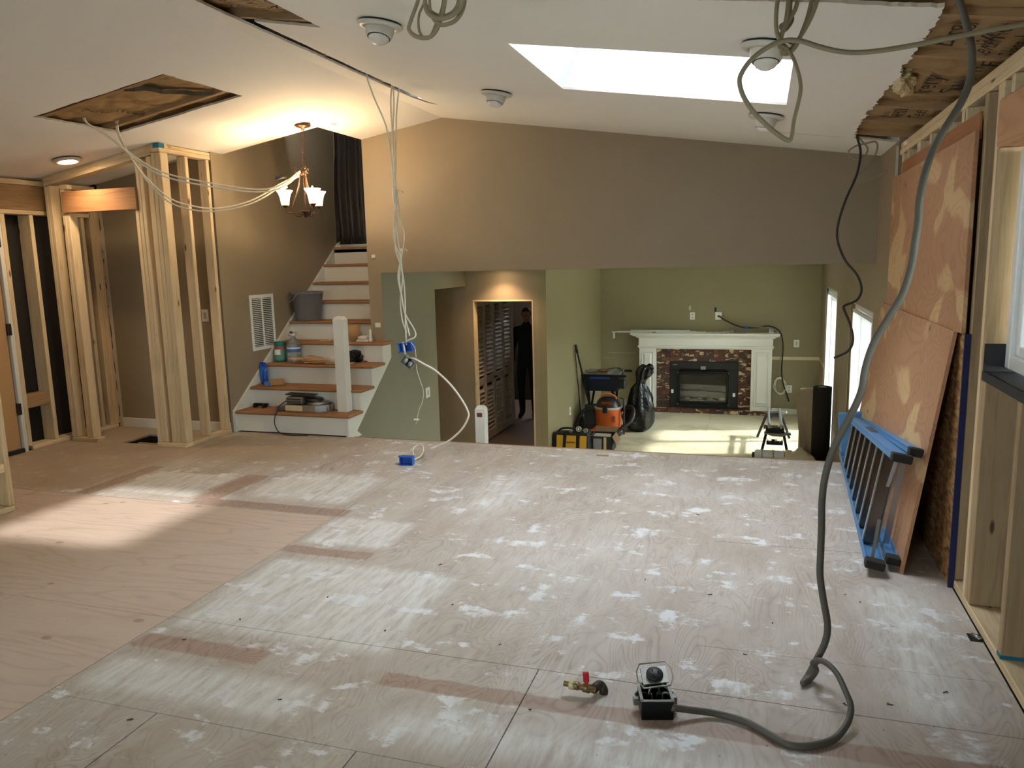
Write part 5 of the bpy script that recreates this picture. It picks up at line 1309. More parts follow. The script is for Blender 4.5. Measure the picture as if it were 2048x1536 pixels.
hp = spline([vc+Vector((.17,.0,.33)),vc+Vector((.30,-.03,.40)),vc+Vector((.38,-.10,.36)),vc+Vector((.36,-.22,.24)),vc+Vector((.20,-.34,.12)),vc+Vector((-.02,-.44,.07)),vc+Vector((-.22,-.42,.06)),vc+Vector((-.40,-.26,.08)),vc+Vector((-.43,-.05,.20)),vc+Vector((-.34,.04,.32)),vc+Vector((-.19,.02,.33))], 12)
MB().tube(hp, [.030 if i % 2 else .026 for i in range(len(hp))], 12).build('hose', M_BLACK, sv)
MB().tube([vc+Vector((.235,-.06,.0)),vc+Vector((.24,-.06,.52)),vc+Vector((.18,-.06,.53))], .014, 8).build('wand', plain('grey_tube', (58,58,58), .5), sv)

# ------------------------------------------------------------------ table saw on a folding stand
ts = thing('table_saw', (-2.24,11.45,ZL), 'portable table saw on a folding stand against the sunken room wall', 'saw')
M_NAVY = plain('navy_plastic', (28,38,58), .5)
tx0, tx1, ty0, ty1, tz = -2.53, -1.98, 11.22, 11.78, -.15
MB().cbox(tx0,tx1,ty0,ty1,tz-.025,tz,.005).build('table_top', M_STEEL, ts)
MB().cbox(tx0-.05,tx1+.12,ty0-.015,ty0+.02,tz-.04,tz-.005,.004).build('fence_rail', M_BLACKM, ts)
MB().cbox(tx0-.05,tx1+.12,ty1-.02,ty1+.015,tz-.04,tz-.005,.004).build('fence_rail', M_BLACKM, ts)
MB().cbox(tx0+.38,tx0+.44,ty0-.01,ty1+.01,tz,tz+.035,.004).build('fence', M_ALU, ts)
m = MB(); m.add([(tx0+.05,ty0+.03,tz-.26),(tx1-.02,ty0+.03,tz-.26),(tx1-.02,ty1-.05,tz-.26),(tx0+.05,ty1-.05,tz-.26),(tx0,ty0,tz-.026),(tx1,ty0,tz-.026),(tx1,ty1,tz-.026),(tx0,ty1,tz-.026)],[(3,2,1,0),(4,5,6,7),(0,1,5,4),(1,2,6,5),(2,3,7,6),(3,0,4,7)])
m.build('body', M_NAVY, ts)
MB().cbox(tx0+.12,tx0+.42,ty0-.012,ty0+.005,tz-.075,tz-.03,.003).build('blue_panel', plain('bright_blue', (38,66,160), .5), ts)
MB().cbox(tx1-.02,tx1+.10,ty0+.02,ty0+.2,tz-.22,tz-.08,.02).build('motor', M_BLACK, ts)
for s_ in (-1,1):
    x = (tx0+tx1)/2+s_*.18
    MB().bar((x,ty0+.02,tz-.26),(x+s_*.08,ty1,ZL+.01),.03,.03).build('stand_leg', M_BLACKM, ts); MB().bar((x+.0,ty1-.05,tz-.26),(x-s_*.0,ty0-.05,ZL+.01),.03,.03).build('stand_leg', M_BLACKM, ts)
MB().bar(((tx0+tx1)/2-.2,ty0+.1,ZL+.28),((tx0+tx1)/2+.2,ty0+.1,ZL+.28),.02,.02).build('stand_bar', M_BLACKM, ts)
MB().tube(spline([(tx0+.05,ty0+.05,tz+.05),(tx0+.10,ty0+.1,tz+.01),(tx0+.25,ty0+.25,tz+.02),(tx0+.40,ty0+.3,tz+.05),(tx1-.02,ty0+.25,tz+.055),(tx1+.05,ty0+.1,tz+.0),(tx1+.08,ty0+.05,tz-.12)],7),.007,6).build('power_cord', M_BLACKC, ts)
MB().lathe([(.001,0),(.09,.003),(.07,.03),(.001,.035)], ((tx0+.26),ty0+.3,tz+.001), 20).build('dust_pad', plain('brown_pad', (110,78,44), .9), ts)

# broom with lobby dustpan
bo = thing('dustpan_broom', (-2.42,11.2,ZL), 'black long-handled dustpan leaning on the sunken room wall', 'dustpan')
bt, bb = PX(1151,690,-2.50), Vector((-2.40,11.15,-.62))
MB().tube([bt, pt(bt,bb,.12), pt(bt,bb,.13), bb], [.02,.02,.013,.013], 10).build('handle', M_BLACK, bo)
m = MB(); m.prism([(-2.46,11.10,-.60),(-2.34,11.12,-.60),(-2.27,11.05,-.94),(-2.47,11.02,-.94)], (.02,.11,0)); m.build('pan', M_BLACK, bo)
bo2 = MB().tube([PX(1150,700,-2.51), Vector((-2.50,11.0,ZL+.16))], .006, 6)
o = thing('broom', (-2.50,11.0,ZL), 'thin broom leaning beside the dustpan', 'broom'); bo2.build('stick', M_BLACKM, o)
MB().prism([(-2.53,10.92,ZL+.18),(-2.53,11.08,ZL+.18),(-2.53,11.14,ZL),(-2.53,10.86,ZL)], (.05,0,0)).build('bristles', plain('dark_bristle', (44,40,36), .9), o)

# ------------------------------------------------------------------ tool bag and carton at the drop
tg = thing('tool_bag', (-2.30,9.55,ZL), 'black and yellow tool bag just below the floor edge', 'tool bag')
M_YEL = plain('yellow_canvas', (204,156,38), .8); M_CAN = plain('black_canvas', (26,26,27), .85)
YT = 9.44; a, b = PY(1104,880,YT).x, PY(1176,880,YT).x; zt0 = PY(1140,868,YT).z; w = b-a
m = MB(); m.add([(a,YT,ZL),(b,YT,ZL),(b,YT+.24,ZL),(a,YT+.24,ZL),(a+.02,YT+.03,zt0),(b-.02,YT+.03,zt0),(b-.02,YT+.21,zt0),(a+.02,YT+.21,zt0)],[(3,2,1,0),(4,5,6,7),(0,1,5,4),(1,2,6,5),(2,3,7,6),(3,0,4,7)]); m.build('body', M_CAN, tg)
HT = zt0-ZL; yf = lambda z: YT+.03*(z-ZL)/HT
for (u0,u1) in ((.12,.30),(.38,.66),(.76,.95)):
    z0_, z1_ = ZL+.10, zt0-.025
    MB().prism([(a+w*u0,yf(z0_),z0_),(a+w*u1,yf(z0_),z0_),(a+w*u1,yf(z1_),z1_),(a+w*u0,yf(z1_),z1_)], (0,-.006,0)).build('pocket', M_YEL, tg)
for u in (.34,.71): MB().bar((a+w*u-.01,YT-.006,ZL+.01),(a+w*u+.01,YT+.024,zt0+.01),.04,.006,(1,0,0)).build('strap', M_CAN, tg)
vv, ff = text_mesh('DEWALT', .04)
m = MB(); zl_ = ZL+HT*.60; m.add([(a+w*.52+v.x, yf(zl_+v.y)-.008, zl_+v.y) for v in vv], ff); m.build('lettering', M_BLACK, tg, recalc=False)
MB().tube(spline([(a+.05,YT+.12,zt0-.01),(a+.10,YT+.12,zt0+.04),(a+.22,YT+.12,zt0+.05),(a+.30,YT+.12,zt0+.02)],5),.014,8).build('grip', M_CAN, tg)
M_CHROME = plain('chrome', (214,214,212), .15, 1.0)
def small(name, label, cat, mb, m): return tag(mb.build(name, m), label, cat)
for i, (px, py_) in enumerate(((1141,862),(1157,858),(1171,861))):
    q = PY(px,py_,9.53); f_ = thing('flashlight', q, ['small chrome torch head at the left end of the tool bag','largest chrome torch head lying on the tool bag','chrome torch head beside the blue grip on the tool bag'][i], 'torch')
    rr = (.024,.036,.028)[i]; MB().lathe([(.001,-.01),(rr*.6,-.01),(rr,.0),(rr,.035),(rr*.85,.04),(rr*.8,.025),(.001,.015)], q, 20, (.3,-1,.2)).build('head', M_CHROME, f_); MB().lathe([(.001,-.13),(rr*.5,-.13),(rr*.6,-.01),(.001,-.008)], q, 12, (.3,-1,.2)).build('barrel', M_BLACK if i != 2 else plain('light_blue', (96,150,196), .5), f_)
cb = thing('carton', (-1.96,9.80,ZL), 'open printed carton beside the tool bag below the floor edge', 'carton')
M_CARD = plain('brown_cardboard', (120,92,62), .85)
a, b = PY(1180,880,9.70).x, PY(1224,880,9.70).x; zt_ = PY(1200,873,9.70).z
m = MB()
for q in ((a,b,9.70,9.705),(a,b,9.995,10.0)): m.box(q[0],q[1],q[2],q[3],ZL,zt_)
m.box(a,a+.005,9.70,10.0,ZL,zt_).box(b-.005,b,9.70,10.0,ZL,zt_).box(a,b,9.70,10.0,ZL,ZL+.005); m.build('box', plain('dark_print_card', (44,40,40), .7), cb)
MB().box(a+.045,a+.155,9.695,9.6995,ZL+.01,zt_-.03).build('label_panel', plain('grey_print', (150,146,150), .7), cb)
MB().box(b-.11,b-.075,9.695,9.6995,ZL+.01,zt_-.01).build('label_stripe', plain('cream_print', (200,190,150), .7), cb)
MB().prism([(a,9.99,zt_),(b,9.99,zt_),(b+.02,10.09,zt_+.05),(a,10.09,zt_+.05)], (0,0,.004)).build('flap', M_CARD, cb)
MB().prism([(b,9.70,zt_),(b,10.0,zt_),(b+.06,10.0,zt_-.10),(b+.06,9.70,zt_-.10)], (.004,0,0)).build('flap', M_CARD, cb)
MB().cbox(a+.02,b-.05,9.74,9.94,ZL+.006,zt_-.01,.01).build('contents', plain('mixed_paper', (170,160,144), .8), cb)
# handsaw on the drum dolly side
hs = thing('hand_saw', (-1.75,10.35,ZL), 'hand saw with a grey blade resting behind the carton', 'saw')
p = [PY(x,y,10.3) for x, y in ((1218,872),(1246,862),(1247,868),(1220,885))]; MB().prism(p, (0,.003,0)).build('blade', M_ALU, hs)
q = PY(1214,880,10.3); MB().obb(q, ((1,0,0),(0,1,0),(0,0,1)), (.05,.012,.045), .01).build('handle', M_ORANGE, hs)

# ------------------------------------------------------------------ mantel odds and ends
def boards(px0, px1, py_, Y, t, w, label):
    a, b = PY(px0,py_,Y), PY(px1,py_,Y)
    return tag(MB().cbox(a.x,b.x,Y-w/2,Y+w/2,.347+t,.347+t+.018,.002).build('trim_board', M_WHITE), label, 'trim board')
boards(1224,1412,663,12.56,.0,.06,'longest white trim board on the mantel, overhanging to the left')
boards(1234,1392,661,12.63,.0,.05,'white trim board behind the overhanging one on the mantel')
boards(1262,1380,658,12.60,.020,.05,'short white trim board lying on top of the others')
m = MB().cbox(-2.30,-2.27,12.53,12.56,.25,.345,.003); tag(m.build('bracket', M_WHITE), 'white angle bracket hanging from the end of the trim boards', 'bracket')
r = random.Random(12)
for i, (px, lab) in enumerate(((1424,'crumpled sheet left of the papers on the mantel'),(1440,'folded newspaper sheet in the middle of the mantel'),(1455,'raised newspaper fold on the mantel'))):
    q = PY(px,664,12.55); m = MB(); n = 6; vv = []
    for a_ in range(n+1):
        for b_ in range(n+1): vv.append((q.x-.09+.18*a_/n, 12.5+.14*b_/n, .349+.028*abs(noise.noise(Vector((a_*.5+i*3,b_*.5,2))))+.02*(i == 2)*a_/n))
    m.add(vv, [(a_*(n+1)+b_,a_*(n+1)+b_+1,(a_+1)*(n+1)+b_+1,(a_+1)*(n+1)+b_) for a_ in range(n) for b_ in range(n)])
    o = m.build('paper_sheet', plain('newsprint', (200,196,184), .8) if i == 0 else bpy.data.materials['newsprint'], recalc=False); o.modifiers.new('t','SOLIDIFY').thickness = .002; tag(o, lab, 'paper')
tag(MB().cbox(-.62,-.22,12.50,12.57,.346,.356,.002).build('trim_board', M_STEEL), 'thin grey strip right of the papers on the mantel', 'strip')
q = PY(1543,657,12.56); ad = thing('plug_adapter', (q.x,12.56,.346), 'white plug adapter at the right end of the mantel', 'adapter')
MB().cbox(q.x-.035,q.x+.035,12.54,12.58,.346,.375,.004).build('base', M_VINYL, ad); MB().obb((q.x,12.56,.395), ((1,0,.8),(0,1,0),(-.8,0,1)), (.028,.018,.018), .004).obb((q.x,12.56,.395), ((1,0,-.8),(0,1,0),(.8,0,1)), (.028,.018,.018), .004).build('plug', M_VINYL, ad)
tag(MB().cbox(-1.66,-1.60,12.48,12.54,.346,.364,.006).build('putty_tub', plain('tan_tub', (180,164,120), .6)), 'small tan tub at the left of the mantel', 'tub')
# media cables from the pass-through plate
mp = [PY(x,y,Y) for x, y, Y in ((1437,632,12.70),(1450,640,12.66),(1470,650,12.62),(1490,655,12.60),(1515,655,12.60),(1535,652,12.58),(1552,657,12.5),(1562,668,12.45),(1566,690,12.46),(1565,715,12.55),(1563,740,12.62),(1566,765,12.66),(1574,790,12.68),(1578,803,12.68))]
cable('media_cable', mp, .010, M_BLACKC, 'black media cable draped over the right end of the mantel', 6)
mp2 = [PY(x,y,Y) for x, y, Y in ((1437,631,12.70),(1455,639,12.65),(1478,648,12.61),(1492,653,12.59),(1530,655,12.58),(1556,662,12.48),(1562,680,12.46),(1562,710,12.56),(1556,740,12.64),(1552,758,12.67))]
cable('media_cable', mp2, .008, M_ROMEX, 'beige media cable running beside the black one over the mantel', 6)
cl = []
for k in range(46):
    t = k/46*2*math.pi*5; q = PY(1560+(11+2*math.sin(k*.9))*math.cos(t), 772+(16+2*math.cos(k*1.3))*math.sin(t), 12.67+.012*math.sin(k)); cl.append(q)
cable('media_cable', cl, .0055, M_ROMEXW, 'white network cable coiled on the wall right of the fireplace', 3)
q = PY(1493,655,12.59); tag(MB().lathe([(.022,-.03),(.023,0),(.022,.03)], q, 12, (1,0,.1), True, True).build('tape_band', M_BLUE), 'blue tape band round the media cables over the mantel', 'tape')
for px, py_, lab in ((1380,616,'torn wall anchor above the left outlet'),(1431,619,'blue tape scrap above the cable plate')):
    q = PY(px,py_,YK); tag(MB().cbox(q.x-.016,q.x+.016,YK-.006,YK,q.z-.035,q.z+.035,.002).build('wall_scrap', M_BLUETAPE if 'blue' in lab else M_GYP), lab, 'scrap')

# ------------------------------------------------------------------ things on the stairs
bk = thing('bucket', (-4.545,7.12,nz(5)), 'grey plastic bucket standing on the fifth step', 'bucket')
M_PAIL = plain('grey_pail', (112,112,112), .4)
MB().lathe([(.001,0),(.125,0),(.130,.01),(.158,.27),(.166,.275),(.168,.295),(.162,.30),(.154,.29),(.126,.012),(.001,.01)], (-4.545,7.12,nz(5)+.002), 36).build('pail', M_PAIL, bk)
MB().tube(spline([(-4.70,7.07,nz(5)+.28),(-4.68,6.97,nz(5)+.20),(-4.62,6.95,nz(5)+.22),(-4.54,6.95,nz(5)+.285),(-4.42,7.0,nz(5)+.295)],6),.006,8).build('bail', M_PAIL, bk)
MB().cbox(-4.41,-4.365,7.05,7.13,nz(5)+.27,nz(5)+.302,.01).build('spout', M_PAIL, bk)
c3 = nz(3); c2 = nz(2); c1 = nz(1); c4 = nz(4)
wp = thing('wipes_canister', (-4.66,6.71,c3), 'green-lidded wipes canister on the third step against the wall', 'canister')
M_LBLG = plain('green_label', (96,150,128), .5)
wx, wy = -4.635, 6.70
MB().lathe([(.001,0),(.052,0),(.056,.01),(.056,.165),(.052,.17)], (wx,wy,c3+.001), 28).build('body', plain('teal_plastic', (40,124,108), .45), wp)
MB().lathe([(.0565,.02),(.0565,.13)], (wx,wy,c3), 28).build('label', M_LBLG, wp); MB().lathe([(.0568,.132),(.0568,.152)], (wx,wy,c3), 28).build('red_band', plain('red_band', (196,52,48), .5), wp)
pa = MB(); vv = []; 
for i in range(9):
    a = math.radians(-150+i*12)
    for z in (.075,.128): vv.append((wx+.0574*math.cos(a),wy+.0574*math.sin(a),c3+z))
pa.add(vv, [(2*i,2*i+2,2*i+3,2*i+1) for i in range(8)]); pa.build('white_panel', M_VINYL, wp, recalc=False)
MB().lathe([(.057,.168),(.059,.172),(.059,.198),(.054,.205),(.001,.207)], (wx,wy,c3), 28).build('lid', plain('lid_green', (32,112,92), .4), wp)
gl = thing('glue_bottle', (-4.62,6.83,c4), 'slim white glue bottle on the fourth step behind the canister', 'bottle')
MB().lathe([(.001,0),(.022,0),(.022,.06),(.016,.075)], (-4.60,6.86,c4), 16).build('body', M_VINYL, gl); MB().lathe([(.016,.075),(.017,.078),(.017,.095),(.012,.1)], (-4.60,6.86,c4), 16).build('collar', plain('navy_cap', (30,30,80), .4), gl); MB().lathe([(.010,.1),(.004,.135),(.001,.137)], (-4.60,6.86,c4), 12).build('nozzle', plain('cream_nozzle', (220,206,160), .4), gl)
jg = thing('water_jug', (-4.49,6.70,c3), 'clear plastic gallon water jug with a blue label on the third step', 'jug')
def clear_mat():
    M = Mat('clear_plastic', .05); M.t.nodes.remove(M.b)
    tr = M.n('ShaderNodeBsdfTransparent'); tr.inputs[0].default_value = (.86,.88,.88,1); gl_ = M.n('ShaderNodeBsdfGlossy'); gl_.inputs['Roughness'].default_value = .08
    df_ = M.n('ShaderNodeBsdfDiffuse'); df_.inputs[0].default_value = (.7,.72,.72,1)
    lw_ = M.n('ShaderNodeLayerWeight'); lw_.inputs[0].default_value = .45
    m1 = M.n('ShaderNodeMixShader'); m1.inputs[0].default_value = .22; M.L(tr.outputs[0], m1.inputs[1]); M.L(df_.outputs[0], m1.inputs[2])
    m2 = M.n('ShaderNodeMixShader'); M.L(M.math('MULTIPLY', lw_.outputs[0], .7), m2.inputs[0]); M.L(m1.outputs[0], m2.inputs[1]); M.L(gl_.outputs[0], m2.inputs[2]); M.L(m2.outputs[0], M.out.inputs[0]); return M.m
M_CLEAR = clear_mat()
jx, jy = -4.475, 6.70
MB().lathe([(.001,0),(.062,0),(.070,.008),(.070,.05),(.067,.055),(.070,.06),(.070,.09),(.067,.095),(.070,.1),(.070,.16),(.066,.18),(.045,.22),(.024,.25),(.020,.262),(.020,.275)], (jx,jy,c3+.001), 32).build('body', M_CLEAR, jg)
MB().lathe([(.0708,.105),(.0708,.155)], (jx,jy,c3), 32).build('label', plain('blue_label', (70,104,170), .5), jg); MB().lathe([(.0711,.136),(.0711,.153)], (jx,jy,c3), 32).build('label_edge', plain('white_edge', (210,220,230), .5), jg)
MB().tube(spline([(jx-.045,jy,c3+.285),(jx-.03,jy-.02,c3+.262),(jx,jy-.022,c3+.27),(jx+.03,jy-.02,c3+.262),(jx+.045,jy,c3+.285),(jx+.02,jy+.01,c3+.292),(jx-.02,jy+.01,c3+.292)],4,True),.004,6,True).build('handle', M_CLEAR, jg); MB().lathe([(.021,.262),(.021,.278),(.001,.279)], (jx,jy,c3), 16).build('cap', M_VINYL, jg)
# cedar shims
r = random.Random(5); M_SHIM = lumber('x', (190,146,96), (214,172,120), (150,104,60), '_shim')
for i in range(14):
    x, y = -4.22+r.uniform(-.16,.17), 6.66+r.uniform(-.08,.10); a = r.uniform(-.5,.5); L_ = r.uniform(.09,.14); z = c3+.003+.010*(i % 6)
    m = MB(); d_, s_ = Vector((math.cos(a),math.sin(a),0)), Vector((-math.sin(a),math.cos(a),0)); c_ = Vector((x,y,z)); w_ = r.uniform(.014,.022)
    p = [c_-d_*L_-s_*w_, c_+d_*L_-s_*w_, c_+d_*L_+s_*w_, c_-d_*L_+s_*w_]
    m.add(p+[p[0]+Vector((0,0,.007)),p[1]+Vector((0,0,.0015)),p[2]+Vector((0,0,.0015)),p[3]+Vector((0,0,.007))],[(3,2,1,0),(4,5,6,7),(0,1,5,4),(1,2,6,5),(2,3,7,6),(3,0,4,7)])
    tag(m.build('wood_shim', M_SHIM), 'wooden shim in the loose pile on the third step', 'shim', 'wood shims piled on the third step')
for i in range(5):
    x, y = -4.20+.07*i, 6.88+r.uniform(-.04,.04); a = r.uniform(-.6,.6); d_ = Vector((math.cos(a),math.sin(a),0)); m = MB()
    m.bar(Vector((x,y,c4+.006+.006*(i%2)))-d_*.06, Vector((x,y,c4+.006+.012*(i%2)))+d_*.06, .03, .006, (-d_.y,d_.x,0)); tag(m.build('wood_shim', M_SHIM), 'wooden shim scattered on the fourth step', 'shim', 'wood shims on the fourth step')
def crumple(name, c, s, m, label, cat, seed, sub=3):
    bm = bmesh.new(); bmesh.ops.create_icosphere(bm, subdivisions=sub, radius=1)
    for v in bm.verts:
        d_ = 1+.45*noise.noise(v.co*1.8+Vector((seed,0,0)))+.3*noise.noise(v.co*4.5+Vector((0,seed,0)))
        v.co = Vector((v.co.x*s[0]*d_, v.co.y*s[1]*d_, max(-s[2]*.98, v.co.z*s[2]*d_)))+Vector(c)+Vector((0,0,s[2]))
    mb = MB(); mb.frombm(bm); return tag(mb.build(name, m), label, cat)
crumple('plastic_bag', (-3.85,6.76,c3), (.11,.07,.058), bag_mat(), 'crumpled black plastic bag on the third step right of the newel', 'bag', 3)
crumple('tissue', (-4.02,6.70,c3), (.05,.04,.03), plain('tissue_white', (220,212,196), .9), 'crumpled white tissue on the third step by the newel', 'tissue', 9)
m = MB(); m.obb((-3.93,6.68,c3+.004), ((1,.2,0),(-.2,1,0),(0,0,1)), (.14,.07,.003), .001); tag(m.build('leaflet', M_PLATE), 'white leaflet under the black plastic bag', 'paper')
tag(MB().obb((-3.72,6.80,c3+.006), ((1,.3,0),(-.3,1,0),(0,0,1)), (.022,.01,.006), .003).build('red_clip', plain('red_clip', (176,24,34), .4)), 'small red clip at the end of the third step', 'clip')
cr_ = thing('kraft_roll', (-3.90,6.92,c4), 'brown kraft paper roll standing on the fourth step behind the newel', 'paper roll')
MB().lathe([(.03,.0),(.068,.0),(.068,.165),(.03,.165),(.03,.0)], (-3.905,6.905,c4+.001), 28).build('roll', plain('tan_paper', (176,136,94), .8), cr_)
for i, (w_, z, lab) in enumerate(((.085,.0,'lowest white pamphlet stacked on the fourth step'),(.075,.014,'middle white pamphlet stacked on the fourth step'),(.06,.030,'topmost white block on the pamphlet stack'))):
    tag(MB().cbox(-3.76-w_,-3.76+w_*.6,6.84,6.96,c4+.001+z,c4+.013+z+.012*(i == 2),.002).build('pamphlet', M_PLATE), lab, 'pamphlet')
tag(MB().cbox(-3.705,-3.685,6.86,6.88,c4+.001,c4+.12,.003).build('white_stake', M_PLATE), 'short white stake standing at the wall end of the fourth step', 'stake')
bb_ = MB(); bb_.smooth = True; vv = []; n_, m_ = 12, 20
for j in range(n_+1):
    t = j/n_; w_ = .045*(1-.25*abs(2*t-1)**3); th = .028*math.sin(math.pi*min(1,max(.0,t*.94+.03)))
    for i in range(m_): a = 2*math.pi*i/m_; vv.append((-4.675+w_*math.cos(a)*(1+.08*math.sin(a*3+t*5)), 6.46+th*math.sin(a)+.0, c2+.002+.215*t))
bb_.add(vv, [(j*m_+i,j*m_+(i+1)%m_,(j+1)*m_+(i+1)%m_,(j+1)*m_+i) for j in range(n_) for i in range(m_)]+[tuple(range(m_))[::-1],tuple(n_*m_+i for i in range(m_))])
def pouch_mat():
    M = Mat('blue_pouch', .25); v = M.coord('Object',(1,1,1)); n = M.noise(v, 9, 2, .5, .8); M.color(M.ramp(n, [(.35, lin((40,110,190))),(.5, lin((20,60,170))),(.62, lin((70,150,210))),(.68, lin((210,150,120)))])); return M.m
tag(bb_.build('wipes_pouch', pouch_mat()), 'bright blue glossy pouch standing on the second step by the wall', 'pouch')
sp = thing('sponge', (-4.53,6.36,c2), 'tan and blue sponge block lying on the second step', 'sponge')
MB().obb((-4.50,6.40,c2+.028), ((.8,.6,0),(-.6,.8,0),(0,0,1)), (.075,.036,.027), .008).build('foam', plain('tan_foam', (170,130,86), .95), sp)
MB().obb((-4.565,6.35,c2+.024), ((.8,.6,0),(-.6,.8,0),(0,0,1)), (.028,.045,.023), .006).build('scrub_pad', plain('blue_pad', (66,116,176), .9), sp)
# wet tile saw on the bottom step
tw = thing('tile_saw', (-4.05,6.20,c1), 'metal wet tile saw with round tray on the bottom step', 'tile saw')
prf = []
for i in range(13): a = math.radians(-90+15*i); prf.append((-3.93+.15*math.cos(a), 6.20+.105*math.sin(a)))
prf += [(-4.20,6.305),(-4.20,6.095)]
m = MB(); m.prism([(x,y,c1+.004) for x, y in prf], (0,0,.006)); 
for i in range(len(prf)):
    a, b = Vector((*prf[i],c1+.035)), Vector((*prf[(i+1) % len(prf)],c1+.035)); m.bar(a, b, .066, .004)
m.build('tray', M_ALU, tw)
MB().cbox(-4.20,-4.02,6.085,6.092,c1+.012,c1+.062,.002).build('front_panel', plain('cream_plate', (206,190,150), .5), tw)
MB().cbox(-4.32,-4.20,6.11,6.30,c1+.004,c1+.05,.006).build('end_box', M_STEEL, tw)
MB().cbox(-4.21,-4.04,6.12,6.26,c1+.07,c1+.135,.010).build('motor_housing', plain('grimy_casting', (120,114,98), .6, .3), tw)
for z in (.09,.115): MB().cbox(-4.205,-4.045,6.114,6.122,c1+z,c1+z+.006,.001).build('fin', M_BLACKM, tw)
MB().lathe([(.001,-.01),(.085,-.01),(.09,0),(.085,.012),(.001,.014)], (-3.97,6.22,c1+.105), 24, (.1,0,1)).build('blade_guard', M_BLACK, tw)
MB().obb((-4.09,6.20,c1+.15), ((1,.1,-.05),(-.1,1,0),(.05,0,1)), (.14,.06,.004), .002).build('table_plate', M_BLACK, tw)
MB().lathe([(.001,.0),(.115,.0),(.105,.018),(.06,.026),(.001,.028)], (-3.92,6.21,c1+.068), 28).build('basin_lid', M_STEEL, tw)
cp = [(-4.205,6.12,c1+.10),(-4.24,6.06,c1+.06),(-4.26,6.012,c1-.02),(-4.265,6.0,c1-.10),(-4.22,5.995,.03),(-4.12,6.0,.008),(-4.02,6.01,.008),(-3.93,6.02,.008)]
cable('saw_cord', [Vector(p) for p in cp], .005, M_BLACKC, 'black power cord hanging from the tile saw to the floor', 7)
br_ = thing('steel_bracket', (-4.57,6.24,c1), 'dark steel bracket lying at the wall end of the bottom step', 'bracket')
MB().cbox(-4.65,-4.49,6.22,6.245,c1+.018,c1+.045,.006).cbox(-4.64,-4.62,6.20,6.26,c1+.001,c1+.04,.004).cbox(-4.53,-4.51,6.19,6.25,c1+.001,c1+.04,.004).build('bar', M_BLACKM, br_)

# ------------------------------------------------------------------ louvred closet doors in the dim room
bf = thing('bifold_door', (-3.60,10.6,ZL), 'white louvred bifold closet doors beyond the doorway', 'closet door')
bz0, bz1 = ZL+.015, 1.04; ya, yb = 9.55, 11.12; pw = (yb-ya)/4; rail_m = None
fm_ = paint('ivory_door_paint', (176,162,142), .5, .03, 0)
panel0 = None
for k in range(4):
    y0 = ya+pw*k+.004; y1 = y0+pw-.008; off = .012 if k % 2 else 0
    pn = MB(); x0, x1 = -3.60-.034, -3.60
    pn.cbox(x0,x1,y0,y0+.05,bz0,bz1,.003).cbox(x0,x1,y1-.05,y1,bz0,bz1,.003).cbox(x0,x1,y0+.05,y1-.05,bz0,bz0+.12,.003).cbox(x0,x1,y0+.05,y1-.05,bz1-.09,bz1,.003).cbox(x0,x1,y0+.05,y1-.05,-.13,-.03,.003)
    pn = pn.build('door_leaf', fm_, bf)
    lv = None
    for i in range(30):
        z = bz0+.145+i*.0585
        if -.15 < z < -.01 or z > bz1-.1: continue
        if lv is None: lv = MB().obb(((x0+x1)/2,(y0+y1)/2,z), ((1,0,-1.2),(0,1,0),(1.2,0,1)), (.030,(y1-y0)/2-.05,.0035)).build('louvre', fm_, pn); z0_ = z; l0 = lv.location.copy()
        else: c = lv.copy(); COL.objects.link(c); c.location = (l0.x,l0.y,l0.z+z-z0_)
    if k in (1,2): MB().lathe([(.001,-.012),(.016,-.012),(.016,0),(.008,.006),(.008,.02)], (x1+.012,y0+.03 if k == 2 else y1-.03,-.08), 12, (-1,0,0)).build('knob', M_BLACK, pn)
MB().box(-3.66,-3.585,ya-.05,ya-.005,ZL,bz1+.05).box(-3.66,-3.585,yb+.005,yb+.07,ZL,bz1+.05).box(-3.66,-3.585,ya-.05,yb+.07,bz1+.01,bz1+.07).build('casing', fm_, bf)
struct('wall_closet_bifold', MB().box(-3.70,-3.64,YD+.11,ya-.05,ZL,LCZ).box(-4.30,-3.64,yb+.07,yb+.13,ZL,LCZ).box(-3.70,-3.64,ya-.05,yb+.07,bz1+.07,LCZ).box(-4.3,-4.25,YD+.11,13.2,ZL,LCZ), M_TAUPE)
tag(MB().cbox(-3.30,-3.02,12.0,12.3,ZL+.001,ZL+.34,.01).cbox(-3.31,-3.01,11.99,12.31,ZL+.30,ZL+.35,.01).build('storage_tote', plain('grey_tote', (90,96,104), .5)), 'grey lidded tote on the floor of the dim far room', 'tote')
